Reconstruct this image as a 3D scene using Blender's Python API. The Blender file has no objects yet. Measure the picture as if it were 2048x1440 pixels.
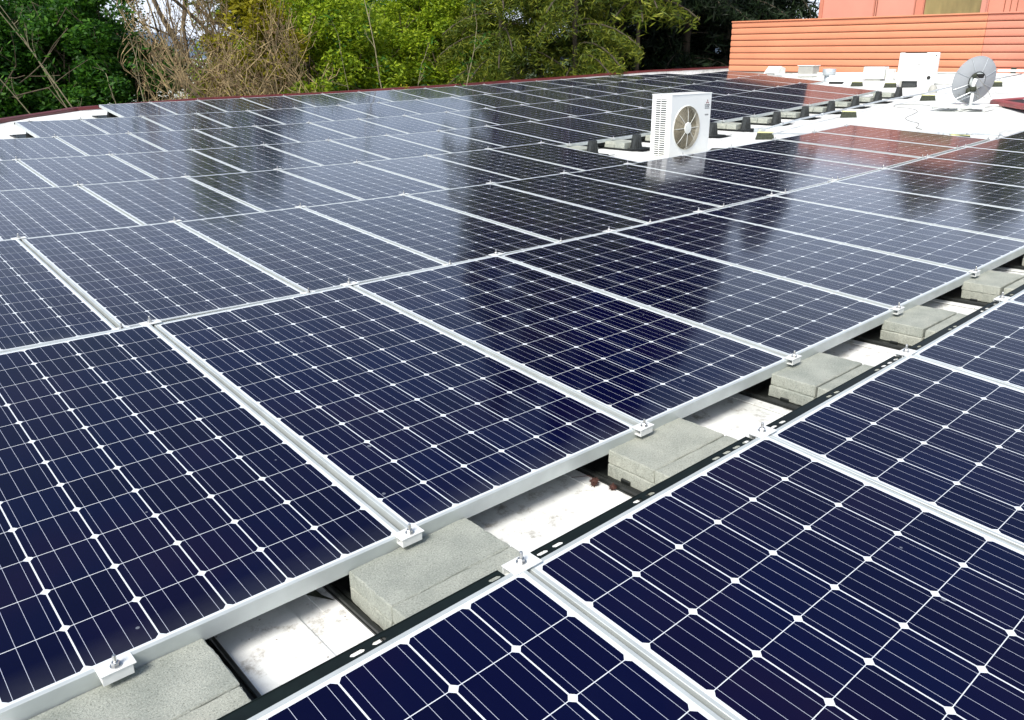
import bpy, math, random
import numpy as np
from mathutils import Matrix, Vector
R = math.radians
random.seed(7); rng = np.random.default_rng(11)
S = bpy.context.scene; COL = S.collection

# ---------------------------------------------------------------- surveyed roof
PITCH = 1.012                      # seam to seam along a row
W, L, TILT, GAP = 0.9975, 1.956, 0.07235, 0.48316
ROWP = L * math.cos(TILT) + GAP; LC = L * math.cos(TILT); RISE = L * math.sin(TILT)
ZC = [0.21294, -0.10996, 0.21299, 0.00475, 0.01246, 0.13007, 0.0266, -0.01337, 0.01674, -0.10779, -0.02082, -0.03227]
ZE = [(2,0),(1,1),(0,2),(3,0),(2,1),(1,2),(0,3),(4,0),(3,1),(2,2),(1,3),(0,4)]
def zo(X, Y):                      # gentle undulation of the roof
    X = np.clip(X, -3, 23.3); Y = np.clip(Y, -3, 17.5)
    return sum(c * ((X-5)/8)**a * ((Y-6)/8)**b for c, (a, b) in zip(ZC, ZE))
RH = 0.15                          # low module edge above roof
def zr(X, Y): return float(zo(X, Y)) - RH
def ylow(r): return (r-1) * ROWP
def yhigh(r): return (r-1) * ROWP + LC

# ---------------------------------------------------------------- materials
def mat(name):
    m = bpy.data.materials.new(name); m.use_nodes = True
    nt = m.node_tree; b = nt.nodes['Principled BSDF']
    return m, nt, b
def N(nt, typ, **kw):
    n = nt.nodes.new(typ)
    for k, v in kw.items():
        if k.startswith('i_'): n.inputs[k[2:].replace('_', ' ')].default_value = v
        else: setattr(n, k, v)
    return n
def ramp(nt, fac, stops):
    n = nt.nodes.new('ShaderNodeValToRGB'); cr = n.color_ramp
    while len(cr.elements) < len(stops): cr.elements.new(0.5)
    for e, (p, c) in zip(cr.elements, stops):
        e.position = p; e.color = (*c, 1) if len(c) == 3 else c
    nt.links.new(fac, n.inputs[0]); return n.outputs[0]
def simple(name, col, rough=0.6, metal=0.0, var=0.15, scale=20.0, bump=0.0, bscale=80.0, spec=0.5, stretch=None):
    m, nt, b = mat(name)
    tc = N(nt, 'ShaderNodeTexCoord'); src = tc.outputs['Object']
    if stretch:
        mp = N(nt, 'ShaderNodeMapping'); mp.inputs['Scale'].default_value = stretch
        nt.links.new(src, mp.inputs[0]); src = mp.outputs[0]
    no = N(nt, 'ShaderNodeTexNoise'); no.inputs['Scale'].default_value = scale; no.inputs['Detail'].default_value = 5
    nt.links.new(src, no.inputs['Vector'])
    lo = tuple(c*(1-var) for c in col); hi = tuple(min(1, c*(1+var)) for c in col)
    nt.links.new(ramp(nt, no.outputs[0], [(0.3, lo), (0.7, hi)]), b.inputs['Base Color'])
    b.inputs['Roughness'].default_value = rough; b.inputs['Metallic'].default_value = metal
    b.inputs['Specular IOR Level'].default_value = spec
    if bump:
        n2 = N(nt, 'ShaderNodeTexNoise'); n2.inputs['Scale'].default_value = bscale; n2.inputs['Detail'].default_value = 4
        nt.links.new(src, n2.inputs['Vector'])
        bp = N(nt, 'ShaderNodeBump'); bp.inputs['Strength'].default_value = bump; bp.inputs['Distance'].default_value = 0.01
        nt.links.new(n2.outputs[0], bp.inputs['Height']); nt.links.new(bp.outputs[0], b.inputs['Normal'])
    return m
def math_(nt, op, a, b=None, c=None):
    n = nt.nodes.new('ShaderNodeMath'); n.operation = op
    for k, v in enumerate((a, b, c)):
        if v is None: continue
        if isinstance(v, (int, float)): n.inputs[k].default_value = v
        else: nt.links.new(v, n.inputs[k])
    return n.outputs[0]

def cell_material():
    m, nt, b = mat('solar_cells')
    tc = N(nt, 'ShaderNodeTexCoord'); sp = N(nt, 'ShaderNodeSeparateXYZ')
    nt.links.new(tc.outputs['Object'], sp.inputs[0])
    M = lambda op, a, b_=None, c=None: math_(nt, op, a, b_, c)
    px = 0.1597
    u = M('DIVIDE', M('SUBTRACT', sp.outputs[0], (W-6*px)/2), px)
    v = M('DIVIDE', M('SUBTRACT', sp.outputs[1], (L-12*px)/2), px)
    fu, fv = M('FRACT', u), M('FRACT', v)
    au = M('ABSOLUTE', M('SUBTRACT', fu, 0.5)); av = M('ABSOLUTE', M('SUBTRACT', fv, 0.5))
    gap = M('MAXIMUM', M('GREATER_THAN', au, 0.5-0.0115), M('GREATER_THAN', av, 0.5-0.0062))
    cham = M('GREATER_THAN', M('ADD', au, av), 0.918)
    out = M('MAXIMUM', M('MAXIMUM', M('LESS_THAN', u, 0.0), M('GREATER_THAN', u, 6.0)),
            M('MAXIMUM', M('LESS_THAN', v, 0.0), M('GREATER_THAN', v, 12.0)))
    white = M('MAXIMUM', M('MAXIMUM', gap, cham), out)
    # four bus bars running up the module
    bb = M('ABSOLUTE', M('SUBTRACT', M('FRACT', M('MULTIPLY', fu, 4.0)), 0.5))
    bus = M('LESS_THAN', bb, 0.0115)
    # faint finger lines, only a slight lift
    fing = M('MULTIPLY', M('LESS_THAN', M('FRACT', M('MULTIPLY', v, 60.0)), 0.12), 0.006)
    oi = N(nt, 'ShaderNodeObjectInfo')
    cid = N(nt, 'ShaderNodeCombineXYZ')
    nt.links.new(M('FLOOR', u), cid.inputs[0]); nt.links.new(M('FLOOR', v), cid.inputs[1]); nt.links.new(M('MULTIPLY', oi.outputs['Random'], 91.0), cid.inputs[2])
    wn = N(nt, 'ShaderNodeTexWhiteNoise'); nt.links.new(cid.outputs[0], wn.inputs['Vector'])
    cellc = ramp(nt, wn.outputs['Value'], [(0.0, (0.0003, 0.0006, 0.0150)), (0.45, (0.0004, 0.0007, 0.0180)), (0.8, (0.0003, 0.0014, 0.0215)), (1.0, (0.0012, 0.0008, 0.0180))])
    # broad tint drift, each module differs
    modc = ramp(nt, oi.outputs['Random'], [(0.0, (0.7, 0.9, 0.85)), (0.5, (1, 1, 1)), (1.0, (1.4, 1.05, 1.1))])
    mm = N(nt, 'ShaderNodeMix', data_type='RGBA', blend_type='MULTIPLY'); mm.inputs['Factor'].default_value = 1
    nt.links.new(cellc, mm.inputs[6]); nt.links.new(modc, mm.inputs[7])
    def mixc(fac, a, col):
        x = N(nt, 'ShaderNodeMix', data_type='RGBA'); 
        if isinstance(fac, float): x.inputs['Factor'].default_value = fac
        else: nt.links.new(fac, x.inputs['Factor'])
        nt.links.new(a, x.inputs[6])
        if isinstance(col, tuple): x.inputs[7].default_value = (*col, 1)
        else: nt.links.new(col, x.inputs[7])
        return x.outputs[2]
    gp = N(nt, 'ShaderNodeNewGeometry'); tn = N(nt, 'ShaderNodeTexNoise'); tn.inputs['Scale'].default_value = 1.7; tn.inputs['Detail'].default_value = 3
    nt.links.new(gp.outputs['Position'], tn.inputs['Vector'])
    tf = M('MULTIPLY', ramp(nt, tn.outputs[0], [(0.48, (0, 0, 0)), (0.68, (1, 1, 1))]), M('ADD', M('MULTIPLY', wn.outputs['Value'], 0.5), 0.4))
    c = mixc(tf, mm.outputs[2], (0.0040, 0.0018, 0.0170))
    c = mixc(fing, c, (0.2, 0.22, 0.3))
    c = mixc(bus, c, (0.46, 0.49, 0.58))
    c = mixc(white, c, (0.62, 0.66, 0.69))
    # dust specks and faint smears lying on the glass
    geo = N(nt, 'ShaderNodeNewGeometry')
    dn_early = N(nt, 'ShaderNodeTexNoise'); dn_early.inputs['Scale'].default_value = 2.3; nt.links.new(geo.outputs['Position'], dn_early.inputs['Vector'])
    vo = N(nt, 'ShaderNodeTexVoronoi'); vo.inputs['Scale'].default_value = 7.0; nt.links.new(geo.outputs['Position'], vo.inputs['Vector'])
    speck = M('MULTIPLY', M('LESS_THAN', vo.outputs['Distance'], M('MULTIPLY', dn_early.outputs[0], 0.085)), 0.38)
    c = mixc(speck, c, (0.30, 0.33, 0.38))
    dn = N(nt, 'ShaderNodeTexNoise'); dn.inputs['Scale'].default_value = 5.0; dn.inputs['Detail'].default_value = 7; dn.inputs['Roughness'].default_value = 0.7
    nt.links.new(geo.outputs['Position'], dn.inputs['Vector'])
    dust = ramp(nt, dn.outputs[0], [(0.45, (0, 0, 0)), (0.85, (0.004, 0.004, 0.004))])
    c = mixc(dust, c, (0.25, 0.3, 0.36))
    le = M('MULTIPLY', M('MAXIMUM', M('SUBTRACT', 0.55, v), 0.0), M('MULTIPLY', dn.outputs[0], 0.16))
    c = mixc(le, c, (0.32, 0.34, 0.33))
    nt.links.new(c, b.inputs['Base Color'])
    b.inputs['Roughness'].default_value = 0.5
    b.inputs['Specular IOR Level'].default_value = 0.0
    b.inputs['Coat Weight'].default_value = 1.0; b.inputs['Coat IOR'].default_value = 1.28
    cr = ramp(nt, dn.outputs[0], [(0.3, (0.07,)*3), (0.8, (0.12,)*3)])
    nt.links.new(cr, b.inputs['Coat Roughness'])
    # rolled glass: tiny waviness
    bn = N(nt, 'ShaderNodeTexNoise'); bn.inputs['Scale'].default_value = 3.0; bn.inputs['Detail'].default_value = 1
    nt.links.new(geo.outputs['Position'], bn.inputs['Vector'])
    bp = N(nt, 'ShaderNodeBump'); bp.inputs['Strength'].default_value = 0.06; bp.inputs['Distance'].default_value = 0.01
    nt.links.new(bn.outputs[0], bp.inputs['Height']); nt.links.new(bp.outputs[0], b.inputs['Coat Normal'])
    return m

def roof_material():
    m, nt, b = mat('white_membrane')
    geo = N(nt, 'ShaderNodeNewGeometry')
    n1 = N(nt, 'ShaderNodeTexNoise'); n1.inputs['Scale'].default_value = 1.3; n1.inputs['Detail'].default_value = 8; n1.inputs['Roughness'].default_value = 0.7
    n2 = N(nt, 'ShaderNodeTexNoise'); n2.inputs['Scale'].default_value = 14.0; n2.inputs['Detail'].default_value = 9; n2.inputs['Roughness'].default_value = 0.75
    vo = N(nt, 'ShaderNodeTexVoronoi'); vo.inputs['Scale'].default_value = 26.0; vo.inputs['Randomness'].default_value = 1
    for n in (n1, n2, vo): nt.links.new(geo.outputs['Position'], n.inputs['Vector'])
    a = ramp(nt, n1.outputs[0], [(0.34, (0.58, 0.60, 0.58)), (0.50, (0.80, 0.82, 0.81)), (0.62, (0.85, 0.86, 0.86))])
    d = ramp(nt, n2.outputs[0], [(0.32, (0.30, 0.28, 0.24)), (0.39, (0.66, 0.64, 0.61)), (0.46, (0.93, 0.93, 0.92)), (0.7, (1, 1, 1))])
    mx = N(nt, 'ShaderNodeMix', data_type='RGBA', blend_type='MULTIPLY'); mx.inputs['Factor'].default_value = 0.9
    nt.links.new(a, mx.inputs[6]); nt.links.new(d, mx.inputs[7])
    sp = math_(nt, 'MULTIPLY', math_(nt, 'LESS_THAN', vo.outputs['Distance'], 0.09), math_(nt, 'GREATER_THAN', n1.outputs[0], 0.52))
    m2 = N(nt, 'ShaderNodeMix', data_type='RGBA'); nt.links.new(math_(nt, 'MULTIPLY', sp, 0.7), m2.inputs['Factor'])
    nt.links.new(mx.outputs[2], m2.inputs[6]); m2.inputs[7].default_value = (0.16, 0.13, 0.10, 1)
    nt.links.new(m2.outputs[2], b.inputs['Base Color'])
    b.inputs['Roughness'].default_value = 0.55
    bp = N(nt, 'ShaderNodeBump'); bp.inputs['Strength'].default_value = 0.25; bp.inputs['Distance'].default_value = 0.01
    nt.links.new(n2.outputs[0], bp.inputs['Height']); nt.links.new(bp.outputs[0], b.inputs['Normal'])
    return m

def concrete_material():
    m, nt, b = mat('concrete')
    tc = N(nt, 'ShaderNodeTexCoord'); oi = N(nt, 'ShaderNodeObjectInfo')
    av = N(nt, 'ShaderNodeVectorMath'); av.operation = 'ADD'
    cb = N(nt, 'ShaderNodeCombineXYZ'); nt.links.new(math_(nt, 'MULTIPLY', oi.outputs['Random'], 40), cb.inputs[0])
    nt.links.new(tc.outputs['Object'], av.inputs[0]); nt.links.new(cb.outputs[0], av.inputs[1])
    n1 = N(nt, 'ShaderNodeTexNoise'); n1.inputs['Scale'].default_value = 9; n1.inputs['Detail'].default_value = 6
    n2 = N(nt, 'ShaderNodeTexNoise'); n2.inputs['Scale'].default_value = 210; n2.inputs['Detail'].default_value = 4; n2.inputs['Roughness'].default_value = 0.8
    for n in (n1, n2): nt.links.new(av.outputs[0], n.inputs['Vector'])
    a = ramp(nt, n1.outputs[0], [(0.3, (0.30, 0.325, 0.30)), (0.7, (0.425, 0.445, 0.41))])
    d = ramp(nt, n2.outputs[0], [(0.30, (0.28, 0.28, 0.26)), (0.42, (0.85, 0.85, 0.85)), (0.55, (1, 1, 1)), (0.72, (1.4, 1.4, 1.4))])
    mx = N(nt, 'ShaderNodeMix', data_type='RGBA', blend_type='MULTIPLY'); mx.inputs['Factor'].default_value = 1
    nt.links.new(a, mx.inputs[6]); nt.links.new(d, mx.inputs[7])
    tint = ramp(nt, oi.outputs['Random'], [(0, (0.92, 0.93, 0.90)), (1, (1.08, 1.06, 1.0))])
    m3 = N(nt, 'ShaderNodeMix', data_type='RGBA', blend_type='MULTIPLY'); m3.inputs['Factor'].default_value = 1
    nt.links.new(mx.outputs[2], m3.inputs[6]); nt.links.new(tint, m3.inputs[7])
    nt.links.new(m3.outputs[2], b.inputs['Base Color']); b.inputs['Roughness'].default_value = 0.9
    b.inputs['Specular IOR Level'].default_value = 0.2
    bp = N(nt, 'ShaderNodeBump'); bp.inputs['Strength'].default_value = 0.9; bp.inputs['Distance'].default_value = 0.004
    nt.links.new(n2.outputs[0], bp.inputs['Height']); nt.links.new(bp.outputs[0], b.inputs['Normal'])
    return m

def leaf_material(name, cols, trans=0.35):
    m, nt, b = mat(name)
    oi = N(nt, 'ShaderNodeObjectInfo'); geo = N(nt, 'ShaderNodeNewGeometry')
    wn = N(nt, 'ShaderNodeTexNoise'); wn.inputs['Scale'].default_value = 1.1; wn.inputs['Detail'].default_value = 3
    nt.links.new(geo.outputs['Position'], wn.inputs['Vector'])
    f = math_(nt, 'ADD', math_(nt, 'MULTIPLY', geo.outputs['Random Per Island'], 0.55), math_(nt, 'MULTIPLY', wn.outputs[0], 0.5))
    c = ramp(nt, f, [(k/(len(cols)-1)*0.7+0.15, q) for k, q in enumerate(cols)])
    nt.links.new(c, b.inputs['Base Color']); b.inputs['Roughness'].default_value = 0.55
    b.inputs['Specular IOR Level'].default_value = 0.25
    tr = N(nt, 'ShaderNodeBsdfTranslucent'); nt.links.new(c, tr.inputs[0])
    ms = N(nt, 'ShaderNodeMixShader'); ms.inputs[0].default_value = trans
    nt.links.new(b.outputs[0], ms.inputs[1]); nt.links.new(tr.outputs[0], ms.inputs[2])
    nt.links.new(ms.outputs[0], nt.nodes['Material Output'].inputs[0])
    return m

M = {}
M['cells'] = cell_material(); M['roof'] = roof_material(); M['conc'] = concrete_material()
M['alu'] = simple('anodised_aluminium', (0.52, 0.56, 0.555), 0.42, 0.35, 0.10, 9)
M['clamp'] = simple('mill_aluminium', (0.70, 0.72, 0.71), 0.42, 0.1, 0.10, 40)
M['steel'] = simple('stainless_steel', (0.55, 0.55, 0.54), 0.3, 0.9, 0.1, 60)
M['black'] = simple('black_plastic', (0.010, 0.012, 0.011), 0.42, 0, 0.3, 30, 0.15, 60)
M['rail'] = simple('black_coated_steel', (0.004, 0.008, 0.007), 0.5, 0, 0.3, 20, spec=.25)
M['tower'] = simple('dark_grey_plastic', (0.030, 0.034, 0.034), 0.5, 0, 0.3, 30)
M['back'] = simple('backsheet', (0.30, 0.31, 0.31), 0.6, 0, 0.1, 5)
M['white'] = simple('white_enamel', (0.80, 0.82, 0.80), 0.35, 0, 0.04, 3)
M['cream'] = simple('aged_white_enamel', (0.74, 0.76, 0.72), 0.45, 0, 0.10, 5)
M['dark'] = simple('dark_interior', (0.008, 0.008, 0.007), 0.6, 0, 0.3, 20)
M['red'] = simple('red_painted_metal', (0.26, 0.03, 0.03), 0.4, 0, 0.2, 3)
M['darkred'] = simple('dark_red_painted_metal', (0.105, 0.013, 0.015), 0.42, 0, 0.25, 2.5)
M['orange'] = simple('orange_painted_steel', (0.57, 0.225, 0.122), 0.5, 0, 0.07, 0.9)
M['pink'] = simple('pink_painted_steel', (0.54, 0.21, 0.14), 0.5, 0, 0.09, 0.9)
M['rose'] = simple('rose_painted_panel', (0.60, 0.27, 0.20), 0.55, 0, 0.08, 0.8)
M['groove'] = simple('dark_orange_joint', (0.17, 0.045, 0.015), 0.7, 0, 0.1, 2)
M['ochre'] = simple('weathered_ochre_panel', (0.22, 0.18, 0.075), 0.75, 0, 0.55, 1.6, stretch=(1, 1, 0.35))
M['grey'] = simple('grey_paint', (0.35, 0.35, 0.32), 0.6, 0, 0.12, 3)
M['galv'] = simple('galvanised_pipe', (0.52, 0.56, 0.58), 0.4, 0.4, 0.1, 12)
M['rubber'] = simple('recycled_rubber', (0.030, 0.036, 0.022), 0.85, 0, 0.5, 45, 0.6, 120)
M['yellow'] = simple('faded_yellow_strip', (0.62, 0.62, 0.30), 0.6, 0, 0.15, 9)
M['dish'] = simple('dish_grey_paint', (0.30, 0.32, 0.34), 0.5, 0, 0.06, 4)
M['cable'] = simple('grey_cable', (0.17, 0.17, 0.15), 0.5, 0, 0.1, 9)
M['wood'] = simple('weathered_timber', (0.36, 0.33, 0.20), 0.8, 0, 0.35, 12, stretch=(0.3, 3, 3))
M['fanmesh'] = simple('fan_guard_wire', (0.42, 0.38, 0.28), 0.5, 0.2, 0.1, 9)
M['fan'] = simple('fan_blade_plastic', (0.13, 0.115, 0.08), 0.4, 0, 0.25, 3)
M['seed'] = simple('dry_seed_ball', (0.055, 0.018, 0.012), 0.8, 0, 0.4, 60)
M['bark_pale'] = simple('pale_bark', (0.22, 0.19, 0.115), 0.85, 0, 0.3, 6)
M['bark'] = simple('brown_bark', (0.10, 0.075, 0.05), 0.9, 0, 0.4, 7, 0.6, 12)
M['bark_dark'] = simple('redwood_bark', (0.050, 0.040, 0.026), 0.9, 0, 0.4, 3, 0.8, 9, stretch=(3, 3, 0.5))
M['twig'] = simple('tan_twigs', (0.27, 0.20, 0.10), 0.85, 0, 0.75, 3.5)
M['bud'] = simple('dark_buds', (0.085, 0.048, 0.018), 0.85, 0, 0.4, 8)
M['ground'] = simple('ground_cover', (0.045, 0.07, 0.02), 0.95, 0, 0.5, 0.4)
M['hill'] = simple('hill_scrub', (0.10, 0.14, 0.20), 0.95, 0, 0.15, 0.004)
M['logo'] = simple('dark_red_print', (0.22, 0.012, 0.015), 0.5)
M['print'] = simple('grey_print', (0.10, 0.11, 0.12), 0.6)
M['leaf_dark'] = leaf_material('deep_green_leaves', [(0.008, 0.030, 0.005), (0.016, 0.065, 0.007), (0.04, 0.13, 0.010), (0.09, 0.22, 0.015)])
M['leaf_lime'] = leaf_material('lime_leaves', [(0.05, 0.09, 0.006), (0.13, 0.22, 0.009), (0.26, 0.36, 0.014), (0.37, 0.45, 0.028)])
M['leaf_yellow'] = leaf_material('yellow_green_leaves', [(0.12, 0.12, 0.006), (0.24, 0.22, 0.008), (0.40, 0.36, 0.02)])
M['leaf_olive'] = leaf_material('olive_needles', [(0.020, 0.042, 0.004), (0.05, 0.085, 0.008), (0.12, 0.155, 0.014), (0.26, 0.28, 0.03)], 0.25)
M['leaf_black'] = leaf_material('dark_redwood_needles', [(0.003, 0.006, 0.003), (0.007, 0.014, 0.006), (0.012, 0.026, 0.010), (0.03, 0.055, 0.018)], 0.1)

# ---------------------------------------------------------------- mesh helpers
class MB:
    def __init__(s): s.v = []; s.f = []; s.mi = []
    def add(s, vs, fs, m=0):
        o = len(s.v); s.v += [tuple(v) for v in vs]; s.f += [tuple(i+o for i in f) for f in fs]; s.mi += [m]*len(fs); return s
    def box(s, x0, x1, y0, y1, z0, z1, m=0, T=None, bev=0.0):
        if bev > 0:
            b = bev; vs = []
            for (sx, X) in ((1, x0), (-1, x1)):
                for (sy, Y) in ((1, y0), (-1, y1)):
                    for (sz, Z) in ((1, z0), (-1, z1)):
                        vs += [(X, Y+sy*b, Z+sz*b), (X+sx*b, Y, Z+sz*b), (X+sx*b, Y+sy*b, Z)]
            def c(i, j, k, a): return ((i*2+j)*2+k)*3+a
            fs = []
            for i in (0, 1): fs.append([c(i,0,0,0), c(i,0,1,0), c(i,1,1,0), c(i,1,0,0)][::1 if i == 0 else -1])
            for j in (0, 1): fs.append([c(0,j,0,1), c(1,j,0,1), c(1,j,1,1), c(0,j,1,1)][::1 if j == 0 else -1])
            for k in (0, 1): fs.append([c(0,0,k,2), c(0,1,k,2), c(1,1,k,2), c(1,0,k,2)][::1 if k == 0 else -1])
            for i in (0, 1):
                for j in (0, 1): fs.append([c(i,j,0,0), c(i,j,1,0), c(i,j,1,1), c(i,j,0,1)])
                for k in (0, 1): fs.append([c(i,0,k,0), c(i,1,k,0), c(i,1,k,2), c(i,0,k,2)])
            for j in (0, 1):
                for k in (0, 1): fs.append([c(0,j,k,1), c(1,j,k,1), c(1,j,k,2), c(0,j,k,2)])
            for i in (0, 1):
                for j in (0, 1):
                    for k in (0, 1): fs.append([c(i,j,k,0), c(i,j,k,1), c(i,j,k,2)])
        else:
            vs = [(x, y, z) for x in (x0, x1) for y in (y0, y1) for z in (z0, z1)]
            fs = [(0,1,3,2), (4,6,7,5), (0,4,5,1), (2,3,7,6), (0,2,6,4), (1,5,7,3)]
        if T is not None: vs = [tuple(T @ Vector(v)) for v in vs]
        return s.add(vs, fs, m)
    def tube(s, pts, r, n=8, m=0, cap=True, r2=None):
        pts = [Vector(p) for p in pts]; rings = []
        k = len(pts)
        for i, p in enumerate(pts):
            d = (pts[min(i+1, k-1)] - pts[max(i-1, 0)]).normalized()
            a = Vector((0, 0, 1)) if abs(d.z) < 0.9 else Vector((1, 0, 0))
            u = d.cross(a).normalized(); w = d.cross(u)
            rr = r if r2 is None else r + (r2-r)*i/(k-1)
            rings.append([p + (u*math.cos(t*2*math.pi/n) + w*math.sin(t*2*math.pi/n))*rr for t in range(n)])
        vs = [v for rg in rings for v in rg]; fs = []
        for i in range(k-1):
            for t in range(n): fs.append((i*n+t, i*n+(t+1) % n, (i+1)*n+(t+1) % n, (i+1)*n+t))
        if cap: fs += [tuple(range(n)), tuple(range((k-1)*n, k*n))[::-1]]
        return s.add(vs, fs, m)
    def lathe(s, prof, n=24, m=0, T=None, cap=False):
        vs = [(r*math.cos(2*math.pi*t/n), r*math.sin(2*math.pi*t/n), z) for r, z in prof for t in range(n)]
        if T is not None: vs = [tuple(T @ Vector(v)) for v in vs]
        fs = [(i*n+t, i*n+(t+1) % n, (i+1)*n+(t+1) % n, (i+1)*n+t) for i in range(len(prof)-1) for t in range(n)]
        if cap: fs += [tuple(range(n))[::-1], tuple(range((len(prof)-1)*n, len(prof)*n))]
        return s.add(vs, fs, m)
    def prism(s, poly, ext, T=None, m=0):   # poly in (a,b) extruded by ext along third axis; T maps (a,b,c)
        n = len(poly); vs = [(a, b, 0) for a, b in poly] + [(a, b, ext) for a, b in poly]
        if T is not None: vs = [tuple(T @ Vector(v)) for v in vs]
        fs = [tuple(range(n))[::-1], tuple(range(n, 2*n))] + [(i, (i+1) % n, n+(i+1) % n, n+i) for i in range(n)]
        return s.add(vs, fs, m)
    def mesh(s, name, mats, smooth=False):
        me = bpy.data.meshes.new(name); me.from_pydata(s.v, [], s.f)
        for k in (mats if isinstance(mats, (list, tuple)) else [mats]): me.materials.append(k)
        me.polygons.foreach_set('material_index', s.mi)
        if smooth: me.polygons.foreach_set('use_smooth', [True]*len(s.f))
        me.update()
        import bmesh
        b = bmesh.new(); b.from_mesh(me); bmesh.ops.recalc_face_normals(b, faces=b.faces); b.to_mesh(me); b.free()
        return me
def tag(o, label=None, cat=None, group=None, kind=None):
    if label: o['label'] = label
    if cat: o['category'] = cat
    if group: o['group'] = group
    if kind: o['kind'] = kind
    return o
def obj(name, me, parent=None, loc=None, mw=None):
    o = bpy.data.objects.new(name, me); COL.objects.link(o)
    if parent is not None: o.parent = parent
    if loc is not None: o.location = loc
    if mw is not None: o.matrix_world = mw
    return o
def empty(name, loc=(0, 0, 0), rz=0.0, mw=None):
    o = bpy.data.objects.new(name, None); COL.objects.link(o); o.empty_display_size = 0.1
    if mw is not None: o.matrix_world = mw
    else: o.location = loc; o.rotation_euler = (0, 0, rz)
    return o
ORD = ['', 'first','second','third','fourth','fifth','sixth','seventh','eighth','ninth','tenth','eleventh','twelfth','thirteenth','fourteenth','fifteenth','sixteenth','seventeenth','eighteenth','nineteenth','twentieth','twenty-first','twenty-second']

# ---------------------------------------------------------------- roof, ground
xs = np.concatenate([np.arange(-8, 24, 0.5), np.arange(24, 44.1, 2.0)]); ys = np.concatenate([np.arange(-8, 18, 0.5), np.arange(18, 28.1, 2.0)])
FAS = [(0.6, 15.0, 0.30), (2.38, 17.1, 0.30), (3.6, 18.55, 0.32), (4.31, 19.45, 0.34), (4.91, 19.5, 0.36), (7.26, 19.42, 0.44), (10.57, 19.3, 0.47), (14.96, 19.14, 0.56), (19.1, 18.99, 0.67), (24.15, 18.81, 0.83), (28.96, 18.64, 0.89)]
def fas_y(x):
    p = [(-8, 8.0)] + [(a, b) for a, b, c in FAS] + [(60, 17.6)]
    for (x0, y0), (x1, y1) in zip(p, p[1:]):
        if x0 <= x <= x1: return y0 + (y1-y0)*(x-x0)/(x1-x0)
    return 19
mb = MB(); 
gx = [float(x) for x in xs]
for x in gx:
    yf = fas_y(x)
    for k in range(70):
        y = -8 + (yf+8)*k/69; mb.v.append((x, y, zr(x, y)))
for i in range(len(gx)-1):
    for k in range(69):
        a = i*70+k; mb.f.append((a, a+70, a+71, a+1)); mb.mi.append(0)
roof = obj('roof', mb.mesh('roof', M['roof'], True)); tag(roof, kind='structure')

me = MB().add([(-3000, -3000, -4.5), (3000, -3000, -4.5), (3000, 3000, -4.5), (-3000, 3000, -4.5)], [(0, 1, 2, 3)]).mesh('ground', M['ground'])
tag(obj('ground', me), kind='structure')
# outer walls under the roof edge
mb = MB(); P = [(-8, 8.0, zr(-8, 8))] + [(a, b, c-0.02) for a, b, c in FAS] + [(44, 18.1, 0.9)]
for (a, b) in zip(P, P[1:]):
    mb.add([(a[0], a[1]+.05, a[2]-.1), (b[0], b[1]+.05, b[2]-.1), (b[0], b[1]+.05, -4.5), (a[0], a[1]+.05, -4.5)], [(0, 1, 2, 3)])
for q in (((-8, -8), (-8, 8.05)), ((-8, -8), (44, -8)), ((44, -8), (44, 18.1))):
    (a, b), (c, d) = q
    mb.add([(a, b, zr(a, b)), (c, d, zr(c, d)), (c, d, -4.5), (a, b, -4.5)], [(0, 1, 2, 3)])
tag(obj('building_wall', mb.mesh('building_wall', M['cream'])), 'pale outer wall of the building below the roof edge', 'wall')

# red parapet cap: a sloped metal coping with lap joints; white upstand inside
def coping(pts, name, label, groove=0.13, off=0):
    root = empty(name, pts[0]); tag(root, label, 'roof edge')
    inv = Vector(pts[0])
    cap = MB(); up = MB()
    for k in range(len(pts)-1):
        a, b = Vector(pts[k]), Vector(pts[k+1]); d = (b-a); n = Vector((-d.y, d.x, 0)).normalized()
        ln = d.length; cnt = max(1, round(ln/3.0))
        for j in range(cnt):
            p, q = a + d*(j/cnt), a + d*((j+1)/cnt); p = p-inv; q = q-inv
            e = 0.004*(j % 2)
            prof = [(-0.11, -0.055), (-0.11, 0.0), (-0.10, 0.012+e), (0.08, 0.018+e), (0.10, 0.01), (0.10, -0.10)]
            vs = [p + n*u + Vector((0, 0, w-0.05)) for u, w in prof] + [q + n*u + Vector((0, 0, w-0.05)) for u, w in prof]
            cap.add(vs, [(i, i+1, i+7, i+6) for i in range(5)] + [(0, 1, 2, 3, 4, 5), (6, 7, 8, 9, 10, 11)])
        zb0, zb1 = zr(a.x, a.y)-inv.z, zr(b.x, b.y)-inv.z
        a2, b2 = a-inv-n*0.09, b-inv-n*0.09
        up.add([(a2.x, a2.y, a2.z-.06), (b2.x, b2.y, b2.z-.06), (b2.x, b2.y, zb1-.01), (a2.x, a2.y, zb0-.01)], [(0, 1, 2, 3)])
    obj('cap', cap.mesh('parapet_cap', M['darkred']), root); obj('upstand', up.mesh('parapet_upstand', M['roof']), root)
    return root
coping(FAS[3:], 'parapet', 'long dark red metal roof edge behind the farthest row of solar panels')
coping([(-8, 8.0, zr(-8, 8)+.12)] + FAS[:4], 'parapet', 'short angled dark red roof edge at the far left corner of the white roof')

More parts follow.
